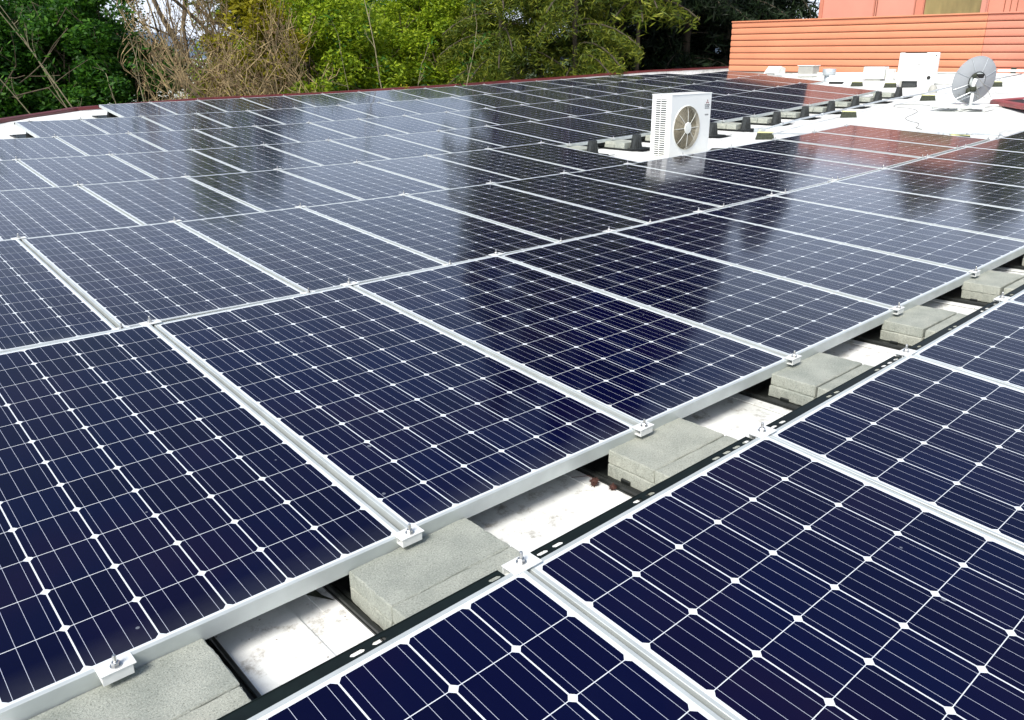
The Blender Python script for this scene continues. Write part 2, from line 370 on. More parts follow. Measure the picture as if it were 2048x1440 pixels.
# ---------------------------------------------------------------- solar modules
def ring(prof):     # sweep a profile (inset, z) round the module rectangle
    mb = MB(); n = len(prof)
    for d, z in prof:
        mb.v += [(d, d, z), (W-d, d, z), (W-d, L-d, z), (d, L-d, z)]
    for i in range(n-1):
        for k in range(4):
            mb.f.append((i*4+k, i*4+(k+1) % 4, (i+1)*4+(k+1) % 4, (i+1)*4+k)); mb.mi.append(0)
    return mb
frame_me = ring([(0.028, -0.050), (0, -0.050), (0, -0.0012), (0.0012, 0), (0.0105, 0), (0.011, -0.0022)]).mesh('module_frame', M['alu'])
mb = MB()
i0 = 0.0108
mb.add([(i0, i0, -0.002), (W-i0, i0, -0.002), (W-i0, L-i0, -0.002), (i0, L-i0, -0.002)], [(0, 1, 2, 3)], 0)
mb.add([(i0, i0, -0.008), (W-i0, i0, -0.008), (W-i0, L-i0, -0.008), (i0, L-i0, -0.008)], [(3, 2, 1, 0)], 1)
glass_me = bpy.data.meshes.new('module_glass'); glass_me.from_pydata(mb.v, [], mb.f)
glass_me.materials.append(M['cells']); glass_me.materials.append(M['back']); glass_me.polygons.foreach_set('material_index', mb.mi)
ROWS = {0: (-1, 6), 1: (-1, 14), 2: (-2, 11), 3: (-1, 7), 4: (-1, 18), 5: (0, 20), 6: (2, 22), 7: (4, 22)}
ROWN = {0: 'in the nearest row, at lower right', 1: 'in the second row from the camera', 2: 'in the third row from the camera', 3: 'in the short fourth row ending at the fan unit',
        4: 'in the fifth row, beside the black stands', 5: 'in the sixth row from the camera', 6: 'in the seventh row, one before the farthest', 7: 'in the farthest row, along the red roof edge'}
def shift(r, i): return 0.045 if (r == 2 and i >= 9) else 0.0
def module(r, i):
    x0 = i*PITCH + 0.00725 + shift(r, i) + random.uniform(-.0015, .0015); y0, y1 = ylow(r)+.010, yhigh(r)
    zs = [float(zo(x0, y0)), float(zo(x0+W, y0)), float(zo(x0, y1))+RISE, float(zo(x0+W, y1))+RISE]
    c = Vector((x0+W/2, (y0+y1)/2, sum(zs)/4 + random.uniform(-.001, .001)))
    ex = Vector((W, 0, (zs[1]+zs[3]-zs[0]-zs[2])/2 + random.uniform(-.0025, .0025))).normalized()
    ey = Vector((0, y1-y0, (zs[2]+zs[3]-zs[0]-zs[1])/2 + random.uniform(-.003, .003))).normalized()
    ez = ex.cross(ey).normalized(); ey = ez.cross(ex)
    o = c - ex*(W/2) - ey*(L/2)
    mw = Matrix(((ex.x, ey.x, ez.x, o.x), (ex.y, ey.y, ez.y, o.y), (ex.z, ey.z, ez.z, o.z), (0, 0, 0, 1)))
    e = empty('solar_panel', mw=mw)
    obj('frame', frame_me, e); obj('glass', glass_me, e)
    return e
VIS0 = {0: -1, 1: -1, 2: -1, 3: -1, 4: 0, 5: 1, 6: 2, 7: 4}   # first one that shows
for r, (a, b) in ROWS.items():
    if r == 5: a = 1
    if r == 4: a = 0
    if r == 2: a = -1
    if r == 3: a = 0
    for i in range(a, b):
        e = module(r, i); k = i-a+1
        tag(e, '%s solar panel from the left %s' % (ORD[k], ROWN[r]), 'solar panel', 'solar panels in tilted rows on the white roof')

# ---------------------------------------------------------------- mounts
def tray_mesh():
    mb = MB(); x0, x1, y0, y1 = -0.212, 0.250, -0.60, 0.16
    mb.box(x0, x1, y0, y1, 0.006, 0.012)
    for k in range(2):      # double rims along the edges
        for xx in (x0 + 0.008 + k*0.022, x1 - 0.008 - k*0.022): mb.box(xx-0.006, xx+0.006, y0+.012, y1-.012, 0.0121, 0.026 - k*0.006, bev=0.002)
    mb.box(x0, x1, y0, y0+0.012, 0.0121, 0.022, bev=.002); mb.box(x0, x1, y1-.012, y1, 0.0121, 0.022, bev=.002)
    for yy in (-0.08, -0.30): mb.box(x0+0.030, x0+0.040, yy-.02, yy+.02, 0.0121, 0.034, bev=0.003)   # retaining lugs
    # ski-like lip turned up beyond the tower
    for a, b, c, d in ((-0.600, -0.68, 0.010, 0.016), (-0.68, -0.76, 0.016, 0.034)):
        mb.add([(x0+.02, a, c), (x1-.02, a, c), (x1-.05, b, d), (x0+.05, b, d), (x0+.02, a, c+.006), (x1-.02, a, c+.006), (x1-.05, b, d+.006), (x0+.05, b, d+.006)],
               [(0, 1, 2, 3), (4, 5, 6, 7), (0, 1, 5, 4), (1, 2, 6, 5), (2, 3, 7, 6), (3, 0, 4, 7)])
    return mb.mesh('tray', M['black'])
def tower_mesh():           # tapered hollow-look column with ribs
    mb = MB(); h = RH + RISE - 0.052; yc = -GAP
    def fr(cx, cy, bw, bd, tw, td, z0, z1):
        v = [(cx+sx*w/2, cy+sy*d/2, z) for z, w, d in ((z0, bw, bd), (z1, tw, td)) for sx, sy in ((-1, -1), (1, -1), (1, 1), (-1, 1))]
        mb.add(v, [(0, 1, 2, 3), (4, 5, 6, 7)] + [(k, (k+1) % 4, 4+(k+1) % 4, 4+k) for k in range(4)])
    fr(0, yc-.005, .17, .125, .085, .062, .012, h)
    for xx in (-.05, 0, .05): fr(xx, yc-.005, .012, .155, .012, .078, .013, h-.003)
    for yy in (-.035, .035): fr(0, yc-.005+yy, .20, .012, .10, .010, .0135, h-.004)
    mb.box(-.12, .12, yc-.095, yc+.075, .0121, .030, bev=.004)
    return mb.mesh('tower', M['tower'])
def low_clamp_mesh():
    mb = MB(); t = RH
    mb.box(-.038, .038, -.024, .020, t+.0006, t+.0046, bev=.001)      # plate biting on the frame lip
    x0, x1, y0, y1, z0, z1 = -.034, .030, -.0225, .008, t-.022, t+.0001
    w = .0028                                                       # open ended box channel in front of the frame
    mb.box(x0, x1, y0, y0+w, z0, z1); mb.box(x0, x1, y1-w, y1, z0, z1); mb.box(x0, x1, y0+w, y1-w, z1-w, z1); mb.box(x0, x1, y0+w, y1-w, z0, z0+w)
    mb.box(-.02, .02, .006, .03, 0.012, t-.042)
    return mb.mesh('low_clamp', M['clamp'])
def high_clamp_mesh():
    mb = MB(); t = RH+RISE; c = -GAP
    mb.box(-.042, .042, c-.010, c+.040, t+.0006, t+.0046, bev=.001)
    w = .0028; x0, x1, y0, y1, z0, z1 = -.038, .034, c+.0115, c+.040, t-.026, t+.0001
    mb.box(x0, x1, y1-w, y1, z0, z1); mb.box(x0, x1, y0+w, y1-w, z1-w, z1); mb.box(x0, x1, y0, y0+w, z0, z1); mb.box(x0, x1, y0+w, y1-w, z0, z0+w)
    return mb.mesh('high_clamp', M['clamp'])
def bolt_mesh(name, y, t):
    mb = MB(); T = lambda z: Matrix.Translation((0, y, z))
    mb.lathe([(0, 0), (.0125, 0), (.0125, .002), (0, .002)], 18, 0, T(t+.005))
    mb.lathe([(0, 0), (.0092, 0), (.0092, .007), (.008, .0085), (0, .0085)], 6, 0, T(t+.0072))
    mb.lathe([(.0043, 0), (.0043, .021), (.0034, .023), (0, .023)], 10, 0, T(t+.010))
    return mb.mesh(name, M['steel'])
TRAY, TOWER, LOWC, HIGHC = tray_mesh(), tower_mesh(), low_clamp_mesh(), high_clamp_mesh()
LBOLT, HBOLT = bolt_mesh('low_bolt', -.007, RH), bolt_mesh('high_bolt', -GAP+.018, RH+RISE)
mb = MB(); mb.box(-.262, .45, -.70, .30, 0.0005, 0.0055); PAD = mb.mesh('pad', M['roof'])
def mount(r, X, low=True, high=True, tray=True, pad=False):
    """support between the high edge of row r and the low edge of row r+1"""
    y = ylow(r+1); zl, zh = float(zo(X, y)), float(zo(X, y-GAP))
    ang = math.atan2(zl-zh, GAP)
    # rotation about the low edge so the tower top meets the near row
    e = empty('panel_mount', mw=Matrix.Translation((X, y, zl-RH)) @ Matrix.Rotation(ang, 4, 'X'))
    if pad: obj('pad', PAD, e)
    if tray: obj('tray', TRAY, e); obj('tower', TOWER, e)
    if low: c = obj('low_clamp', LOWC, e); obj('bolt', LBOLT, c)
    if high: c = obj('high_clamp', HIGHC, e); obj('bolt', HBOLT, c)
    return e
GRP = 'black panel mounts with white clamps between the rows'
def inset(r, i):
    a, b = ROWS[r]
    if r in (0, 1) and i == -1: return i*PITCH+.236
    if i == a: return i*PITCH+.22
    if i == b: return i*PITCH-.03
    return i*PITCH + (0.045/2 if (r == 2 and i == 9) else 0) + shift(r, i-1 if i > 9 else i)*(1 if i > 9 else 0)
GAPN = {0: 'in the open gap of the concrete blocks', 1: 'at the top edge of the second panel row', 2: 'at the top edge of the third panel row', 3: 'at the top edge of the short fourth row',
        4: 'at the top edge of the fifth panel row', 5: 'at the top edge of the sixth panel row', 6: 'at the top edge of the seventh panel row', 7: 'at the top edge of the farthest panel row'}
for r in range(0, 8):
    a, b = ROWS[r]
    if r == 2: a = 0
    if r == 3: a = 1
    if r == 4: a = 1
    if r == 5: a = 2
    if r == 1: a = 0
    if r == 1: b = 11
    idx = list(range(a, b+1)); k = 0
    for i in idx:
        X = inset(r, i)
        if r == 0 and i > 5: continue
        k += 1
        e = mount(r, X, low=(r < 7 and ROWS.get(r+1, (0, 0))[0] <= i <= ROWS.get(r+1, (99, 0))[1]), high=True, pad=(r == 0))
        tag(e, '%s mount from the left %s' % (ORD[k], GAPN[r]), 'panel mount', GRP)
for k, i in enumerate(range(8, 18)):      # bare towers where the fourth row stops
    e = mount(3, i*PITCH, low=True, high=False); tag(e, '%s bare black stand from the left along the open white roof' % ORD[k+1], 'panel mount', 'bare black stands along the open edge of the array')
for k, i in enumerate((17.97,)):
    e = mount(3, i*PITCH, low=True, high=False); tag(e, 'last bare black stand, at the right corner by the white cabinet', 'panel mount', 'bare black stands along the open edge of the array')
# low end mounts where rows 6 and 7 begin farther left
for r, i in ((5, 2.22), (6, 4.22)):
    pass

# slotted dark rails behind the high edges
def rail(x0, x1, slots, r):
    mb = MB(); ln = x1-x0; y0, y1, z = 0.0035, 0.038, -0.008
    def strip(a, b): mb.box(a, b, y0, y1, z, z+.003)
    cur = 0.0; hw = .017
    sl = sorted(s for s in slots if .02 < s < ln-.02)
    for s in sl:
        a, b = s-hw, s+hw
        strip(cur, a); cur = b
        mb.box(a, b, y0, y0+.011, z, z+.003); mb.box(a, b, y1-.011, y1, z, z+.003)
        for e, sg in ((a, 1), (b, -1)):       # rounded ends
            for yy, sy in ((y0+.011, 1), (y1-.011, -1)):
                mb.add([(e, yy, z), (e+sg*.006, yy, z), (e, yy+sy*.0045, z), (e, yy, z+.003), (e+sg*.006, yy, z+.003), (e, yy+sy*.0045, z+.003)], [(0, 1, 2), (3, 4, 5), (0, 1, 4, 3), (1, 2, 5, 4), (2, 0, 3, 5)])
    strip(cur, ln)
    mb.box(0, ln, y1, y1+.002, z-.004, z+.004)       # down-turned lip
    mb.box(0, ln, y0-.0025, y0, z-.025, z+.002)
    return mb.mesh('slotted_rail', M['rail'])
for k, i in enumerate(range(-1, 6)):
    x0, x1 = i*PITCH + (0.052 if i > -1 else 0.0), (i+1)*PITCH - .052
    sl = [v - (x0-i*PITCH) for v in ([.073, .124, .423, .475, .776, .83, .88, .93] if i > -1 else [.575, .627, .935])]
    y = yhigh(0); z0, z1 = float(zo(x0, y))+RISE, float(zo(x1, y))+RISE
    o = obj('slotted_rail', rail(x0, x1, sl, 0)); o.location = (x0, y, z0); o.rotation_euler = (0, -math.atan2(z1-z0, x1-x0), 0)
    tag(o, '%s dark slotted rail from the left behind the nearest panel row' % ORD[k+1], 'rail', 'dark slotted rails behind the nearest row')
for r in range(1, 8):
    a, b = ROWS[r]; mb = MB(); p = [(a*PITCH+(b-a)*PITCH*t/16) for t in range(17)]
    y = yhigh(r)
    for u, w in zip(p, p[1:]):
        for (ya, yb, za, zb) in ((.004, .040, -.016, -.013), (.040, .043, -.045, -.012)):
            q = [(x, yy, float(zo(x, y))+RISE+zz) for x in (u, w) for yy in (y+ya, y+yb) for zz in (za, zb)]
            mb.add(q, [(0, 1, 3, 2), (4, 6, 7, 5), (0, 4, 5, 1), (2, 3, 7, 6), (0, 2, 6, 4), (1, 5, 7, 3)])
    o = obj('slotted_rail', mb.mesh('long_rail', M['rail']))
    tag(o, 'long dark rail behind panels %s' % ROWN[r].replace(', beside the black stands', '').replace(', at lower right', ''), 'rail', 'long dark rails behind the farther rows')

# ---------------------------------------------------------------- concrete blocks
def block_mesh(seed):
    rs = random.Random(seed); mb = MB(); lx, ly, lz = .199, .101, .0490
    # slightly chipped edges
    n, m_ = 16, 8
    import bmesh
    b = bmesh.new()
    bmesh.ops.create_cube(b, size=1.0, matrix=Matrix.Diagonal((2*lx, 2*ly, lz, 1)))
    bmesh.ops.bevel(b, geom=list(b.edges), offset=.003, segments=1, affect='EDGES')
    bmesh.ops.subdivide_edges(b, edges=[e for e in b.edges if e.calc_length() > .15], cuts=14, use_grid_fill=True)
    for v in b.verts:
        ex = abs(v.co.x) > lx-.008; ey = abs(v.co.y) > ly-.008; ez = abs(v.co.z) > lz/2-.005
        s = .0006*(1 + (ex+ey+ez >= 2)*1.6)
        v.co += Vector((rs.uniform(-s, s), rs.uniform(-s, s), rs.uniform(-s, s)*.6))
    me = bpy.data.meshes.new('concrete_block'); b.to_mesh(me); b.free(); me.materials.append(M['conc']); return me
BL = [block_mesh(k) for k in range(6)]
def blocks(r, X, where, seat=.0125, dx=.016):
    y = ylow(r+1); zl, zh = float(zo(X, y)), float(zo(X, y-GAP)); ang = math.atan2(zl-zh, GAP)
    T = Matrix.Translation((X, y, zl-RH)) @ Matrix.Rotation(ang, 4, 'X')
    for yi, (yy, wn) in enumerate(((-.092, 'back'), (-.2955, 'front'))):
        for lv in (0, 1):
            j = 0; tight_ = (r == 0 and X < .5); jx = random.uniform(-.002, .002) if tight_ else random.uniform(-.008, .008) - (0.006 if lv == 0 else 0)
            yj = (-.001*yi if tight_ else random.uniform(-.002, .002) - (0.010*yi if X > 1.5 else .002*yi))
            mw = T @ Matrix.Translation((dx+jx, yy+yj, seat + .0248 + lv*.0497)) @ Matrix.Rotation(random.uniform(-.012, .012), 4, 'Z')
            o = obj('concrete_block', BL[random.randrange(6)], mw=mw)
            tag(o, '%s %s grey concrete block %s' % ({0: 'lower', 1: 'upper'}[lv], {0: 'far side', 1: 'near side'}[yi], where), 'concrete block', 'grey concrete ballast blocks stacked on black trays')
for k, i in enumerate(range(-1, 6)):
    X = -1*PITCH+.236 if i == -1 else i*PITCH
    blocks(0, X, ['of the stack cut off by the bottom edge', 'of the nearest whole stack in the gap', 'of the stack behind two brown seed balls', 'of the fourth stack up the gap', 'of the fifth stack up the gap', 'of the sixth stack up the gap', 'of the seventh stack at the right frame edge'][k], dx={-1: -.005, 0: .009, 1: .028, 2: .052, 3: .069}.get(i, .078))
for k, i in enumerate(range(8, 18)): blocks(3, i*PITCH, 'of the stack behind the %s bare stand' % ORD[k+1])
blocks(3, 17.97*PITCH, 'of the stack by the last bare stand')
blocks(5, inset(6, 2), 'under the open left end of the seventh row')
blocks(6, inset(7, 4), 'under the open left end of the farthest row')

# ---------------------------------------------------------------- fan unit (outdoor AC)
def fan_unit(loc):
    root = empty('air_conditioner', loc)
    tag(root, 'white outdoor air conditioning unit with round fan grille standing in the array gap', 'air conditioner')
    w, d, h = .895, .33, .875
    mb = MB()
    cx, cz, rf = .355, .44, .288                     # fan opening on the -Y face
    n = 48; ring_ = [(cx+rf*math.cos(2*math.pi*t/n), cz+rf*math.sin(2*math.pi*t/n)) for t in range(n)]
    sq = []
    for t in range(n):
        c_, s_ = math.cos(2*math.pi*t/n), math.sin(2*math.pi*t/n)
        k = 1/max(abs(c_)/(1), abs(s_)/(1)); px, pz = c_*k, s_*k
        sq.append((cx + (px*(w-cx) if px > 0 else px*cx), cz + (pz*(h-cz) if pz > 0 else pz*(cz-.03))))
    mb.add([(x, 0, z) for x, z in ring_] + [(x, 0, z) for x, z in sq], [(t, (t+1) % n, n+(t+1) % n, n+t) for t in range(n)])
    mb.add([(x, 0, z) for x, z in ring_] + [(x, .05, z) for x, z in ring_], [(t, (t+1) % n, n+(t+1) % n, n+t) for t in range(n)])
    mb.add([(x, .16, z) for x, z in ring_], [tuple(range(n))], 1)
    # body shell, the end wall is built as louvres
    z0, z1 = .03, h
    mb.box(.002, w, d-.004, d, z0, z1); mb.box(w-.004, w, .0005, d-.0045, z0, z1-.0005)
    mb.box(.002, w, .0005, d, z0-.004, z0)
    mb.box(0.03, w-.004, .165, .17, z0, z1-.004, 1)
    # louvred end on -X: two columns of slots between posts
    posts = ((0.0005, .085), (.176, .186), (.262, d-.0045))
    for a, b in posts: mb.box(0, .004, a, b, z0, z1)
    nsl = 26; zt, zb = z1-.05, z0+.05
    mb.box(0.0, .004, .085, .262, zt, z1); mb.box(0, .004, .085, .262, z0, zb)
    for k in range(nsl):
        z = zb + (zt-zb)*(k+.5)/nsl; hh = (zt-zb)/nsl*.24
        mb.box(0, .005, .085, .176, z-hh, z+hh); mb.box(0, .005, .186, .262, z-hh, z+hh)
    mb.box(.02, .021, .0005, d-.005, z0, z1-.01, 1)
    obj('casing', mb.mesh('fan_unit_casing', [M['white'], M['dark']]), root)
    top = MB().box(-.006, w+.006, -.006, d+.006, h, h+.014, bev=.004); obj('lid', top.mesh('fan_unit_lid', M['white']), root)
    # guard: rings, spokes and centre disc
    g = MB(); 
    for q in range(14):
        rr = .075 + (rf-.078)*q/13
        pts = [(cx+rr*math.cos(2*math.pi*t/40), -.012 - .012*(1-rr/rf), cz+rr*math.sin(2*math.pi*t/40)) for t in range(41)]
        g.tube(pts, .0030, 4, 0, False)
    obj('wire_rings', g.mesh('fan_guard_rings', M['fanmesh']), root)
    g = MB()
    for q in range(8):
        t = 2*math.pi*q/8 + math.pi/2 + .02
        g.tube([(cx+.07*math.cos(t), -.026, cz+.07*math.sin(t)), (cx+.2*math.cos(t), -.022, cz+.2*math.sin(t)), (cx+(rf+.006)*math.cos(t), -.004, cz+(rf+.006)*math.sin(t))], .0034, 6)
    T = Matrix.Translation((cx, -.030, cz)) @ Matrix.Rotation(R(90), 4, 'X')
    g.lathe([(0, .008), (.07, .004), (.078, -.004), (0, -.004)], 28, 0, T)
    g.tube([(cx+(rf+.004)*math.cos(2*math.pi*t/48), -.003, cz+(rf+.004)*math.sin(2*math.pi*t/48)) for t in range(49)], .006, 6, 0, False)
    obj('fan_guard', g.mesh('fan_guard', M['cream']), root)
    f = MB()
    for q in range(3):
        a0 = 2*math.pi*q/3 + .5
        vs = []
        for s in range(9):
            a = a0 + s*.2
            for rr in (.06, .27): vs.append((cx+rr*math.cos(a), .075+s*.007, cz+rr*math.sin(a)))
        f.add(vs, [(2*s, 2*s+1, 2*s+3, 2*s+2) for s in range(8)])
    f.lathe([(0, .03), (.06, .02), (.06, -.05)], 20, 0, Matrix.Translation((cx, .07, cz)) @ Matrix.Rotation(R(90), 4, 'X'))
    obj('fan', f.mesh('fan_blades', M['fan']), root)
    # maker's mark: three diamonds and small lettering, near the top right
    lg = MB(); lx, lz, s = .805, .765, .019
    for ang in (90, 210, 330):
        dx, dz = math.cos(R(ang)), math.sin(R(ang)); ox, oz = -dz, dx
        pts = [(0, 0), (dx*s+ox*s*.56, dz*s+oz*s*.56), (dx*2*s, dz*2*s), (dx*s-ox*s*.56, dz*s-oz*s*.56)]
        lg.add([(lx+a, -.0015, lz+b) for a, b in pts], [(0, 1, 2, 3)])
    obj('emblem', lg.mesh('emblem', M['logo']), root)
    return root, (w, d, h)
AC, (aw, ad, ah) = fan_unit((8.055, 5.36, -0.085))
def text(body, size, parent, loc, rot, material, ext=.0008, width=1.0):
    c = bpy.data.curves.new('lettering', 'FONT'); c.body = body; c.size = size; c.extrude = ext; c.align_x = 'CENTER'
    o = bpy.data.objects.new('lettering', c); COL.objects.link(o)
    bpy.context.view_layer.update()
    me = bpy.data.meshes.new_from_object(o); bpy.data.objects.remove(o)
    me.materials.clear(); me.materials.append(material)
    q = obj('lettering', me, parent); q.location = loc; q.rotation_euler = rot; q.scale = (width, 1, 1); return q
text('MITSUBISHI', .024, AC, (.805, -.0016, .718), (R(90), 0, 0), M['print'])
text('ELECTRIC', .024, AC, (.805, -.0016, .694), (R(90), 0, 0), M['print'])
text('AIR CONDITIONER', .013, AC, (.805, -.0016, .676), (R(90), 0, 0), M['print'])
text('R410A', .030, AC, (.805, -.0016, .585), (R(90), 0, 0), M['print'])
mb = MB()
for y in (.04, .27): mb.box(.06, .83, y-.02, y+.02, -.001, .029)
obj('foot_rail', mb.mesh('foot_rail', M['cream']), AC)
# sleepers the unit stands on
for k, (x, y, lab) in enumerate(((7.95, 5.44, 'weathered tan timber sleeper sticking out left of the fan unit'), (8.62, 5.44, 'weathered timber sleeper hidden behind the panel edge under the fan unit'))):
    zz = zr(x+.1, y); o = obj('timber_sleeper', MB().box(-.19, .19, -.19, .20, 0, .045, bev=.008).mesh('sleeper', M['wood'])); o.location = (x+.0, y, zz-.0)
    tag(o, lab, 'timber block')
# white slotted posts / service box beside the unit
sb = empty('isolator_box', (9.08, 5.62, zr(9.08, 5.62)))
tag(sb, 'narrow white upright box with two slotted channels right of the fan unit', 'electrical box')
mb = MB().box(0, .20, 0, .12, .0, .34, bev=.004); obj('box', mb.mesh('isolator_body', M['white']), sb)
for x in (-.035, .09):
    mb = MB().box(x-.018, x+.018, -.022, -.002, -.0, .33)
    for k in range(5): mb.box(x-.007, x+.007, -.0235, -.0215, .03+k*.06, .062+k*.06, 1)
    obj('slotted_channel', mb.mesh('slotted_channel', [M['galv'], M['dark']]), sb)
# foil wrapped pipes lying by it
mb = MB()
for k in range(3): mb.tube([(9.25+k*.03, 5.55, zr(9.3, 5.5)+.03+.02*k), (9.5, 5.60+.03*k, zr(9.5, 5.5)+.05), (9.75, 5.55+.04*k, zr(9.7, 5.5)+.03)], .013, 8)
tag(obj('refrigerant_pipes', mb.mesh('refrigerant_pipes', M['cable'], True)), 'dark refrigerant pipes on the roof just right of the slotted white box', 'pipe')

# ---------------------------------------------------------------- second cabinet, seen from behind
def cabinet(loc, rz):
    root = empty('air_conditioner', loc, rz); tag(root, 'plain white outdoor unit on legs seen from behind, in front of the orange wall', 'air conditioner')
    w, d, z0, h = .90, .32, .17, .83
    mb = MB(); mb.box(0, .88, 0, d, z0, h, bev=.012); mb.box(.12, .60, -.006, .03, h-.012, h+.006, 1)
    obj('casing', mb.mesh('cabinet_casing', [M['white'], M['dark']]), root)
    hd = MB(); hd.box(.03, .11, -.006, .0, .54, .555); hd.box(.42, .50, -.006, .0, .54, .555); hd.box(.80, .83, -.005, .0, .74, .77)
    obj('handle', hd.mesh('cabinet_handles', M['dark']), root)
    kn = MB(); kn.lathe([(0, 0), (.045, 0), (.04, .035), (0, .035)], 14, 0, Matrix.Translation((.72, 0, .25)) @ Matrix.Rotation(R(90), 4, 'X')); obj('valve_cover', kn.mesh('valve_cover', M['dark']), root)
    for x in (.08, .74):
        mb = MB(); mb.box(x, x+.05, .01, .05, 0, z0); mb.box(x, x+.05, d-.05, d-.01, 0, z0); mb.box(x-.02, x+.07, -.02, d+.02, -.004, .02)
        obj('leg', mb.mesh('cabinet_leg', M['grey']), root)
    shade_ = MB().box(.14, .46, .06, d-.04, .02, z0-.001, bev=.01); obj('gap_shade_box', shade_.mesh('gap_shade_box', M['tower']), root)  # dark box added so the open gap under the casing reads as shaded
    pn = MB().box(.50, .86, .002, .02, .02, z0-.001); obj('skirt', pn.mesh('cabinet_skirt', M['white']), root)
    return root
cabinet((20.32, 7.86, zr(20.3, 7.6)-.0), R(-90+18))

# ---------------------------------------------------------------- rubber pipe blocks and conduit
def rubber(x, y, rz, lab, ln=.30, strip='yellow'):
    root = empty('pipe_support', (x, y, zr(x, y)), rz); tag(root, lab, 'pipe support', 'black rubber pipe supports on the white roof')
    T = None; mb = MB(); a, b, h = ln/2, .075, .105
    mb.add([(-a, -b, 0), (a, -b, 0), (a, b, 0), (-a, b, 0), (-a*.84, -b*.72, h), (a*.84, -b*.72, h), (a*.84, b*.72, h), (-a*.84, b*.72, h)],
           [(0, 1, 2, 3), (4, 5, 6, 7), (0, 1, 5, 4), (1, 2, 6, 5), (2, 3, 7, 6), (3, 0, 4, 7)])
    obj('rubber_block', mb.mesh('rubber_block', M['rubber']), root)
    mb = MB().box(-a*.84, a*.84, -b*.70, b*.70, h+.0005, h+.014); obj('reflective_strip', mb.mesh('strip', M[strip]), root)
    return root
RB = [(11.25, 5.86, -1.0, 'nearest black rubber pipe support with bright yellow top, right of the fan unit'),
      (14.65, 6.16, -1.05, 'black rubber pipe support on open roof below the sixth bare stand'),
      (17.85, 6.02, -1.1, 'black rubber pipe support under the conduit, left of the satellite dish'),
      (21.03, 5.80, -1.25, 'black rubber pipe support at the far right of the satellite dish'),
      (20.60, 9.0, -1.2, 'small black rubber block behind the end of the fifth panel row'),
      (20.45, 8.05, -1.2, 'small black rubber block just left of the white cabinet'),
      (11.86, 3.06, -1.0, 'black rubber pipe support behind the right end of the third row')]
for x, y, rz, lab in RB: rubber(x, y, rz, lab)
def pipe(pts, r, name, lab, cat, m='galv', lift=.135, n=8, coup=True):
    P = [(x, y, zr(x, y)+lift+(q[0] if q else 0)) for x, y, *q in pts]; mb = MB().tube(P, r, n)
    if coup:
        for a, b in zip(P, P[1:]):
            a, b = Vector(a), Vector(b); c = a.lerp(b, .5); d = (b-a).normalized()
            mb.tube([c-d*.04, c+d*.04], r*1.45, n)
    o = obj(name, mb.mesh(name, M[m], True)); return tag(o, lab, cat)
pipe([(11.35, 6.0), (13.0, 6.25), (14.7, 6.3), (16.3, 6.35), (17.9, 6.15), (19.4, 6.2), (21.0, 6.0), (23, 5.9)], .017, 'conduit', 'long grey metal conduit running over the rubber supports towards the orange wall', 'conduit')
pipe([(10.95, 5.55), (11.35, 4.54), (11.72, 3.86), (11.75, 3.5), (11.8, 3.09), (11.82, 2.74), (11.7, 2.2)], .012, 'conduit', 'thin grey conduit across the roof behind the end of the third row', 'conduit')
cb = empty('junction_box', (11.3, 6.0, zr(11.3, 6)+.12)); tag(cb, 'small metal junction box on the nearest pipe support beside the conduit', 'junction box')
obj('body', MB().box(-.12, .12, -.04, .04, -.01, .05, bev=.006).mesh('junction_body', M['galv']), cb); obj('cover', MB().box(-.10, .10, -.045, -.0405, 0, .045).mesh('junction_cover', M['clamp']), cb)
o = obj('junction_box', MB().box(-.03, .03, -.03, .03, 0, .17, bev=.004).mesh('post_box', M['white'])); o.location = (11.84, 3.16, zr(11.8, 3.1)+.10)
tag(o, 'small white upright conduit fitting behind the end of the third row', 'conduit fitting')

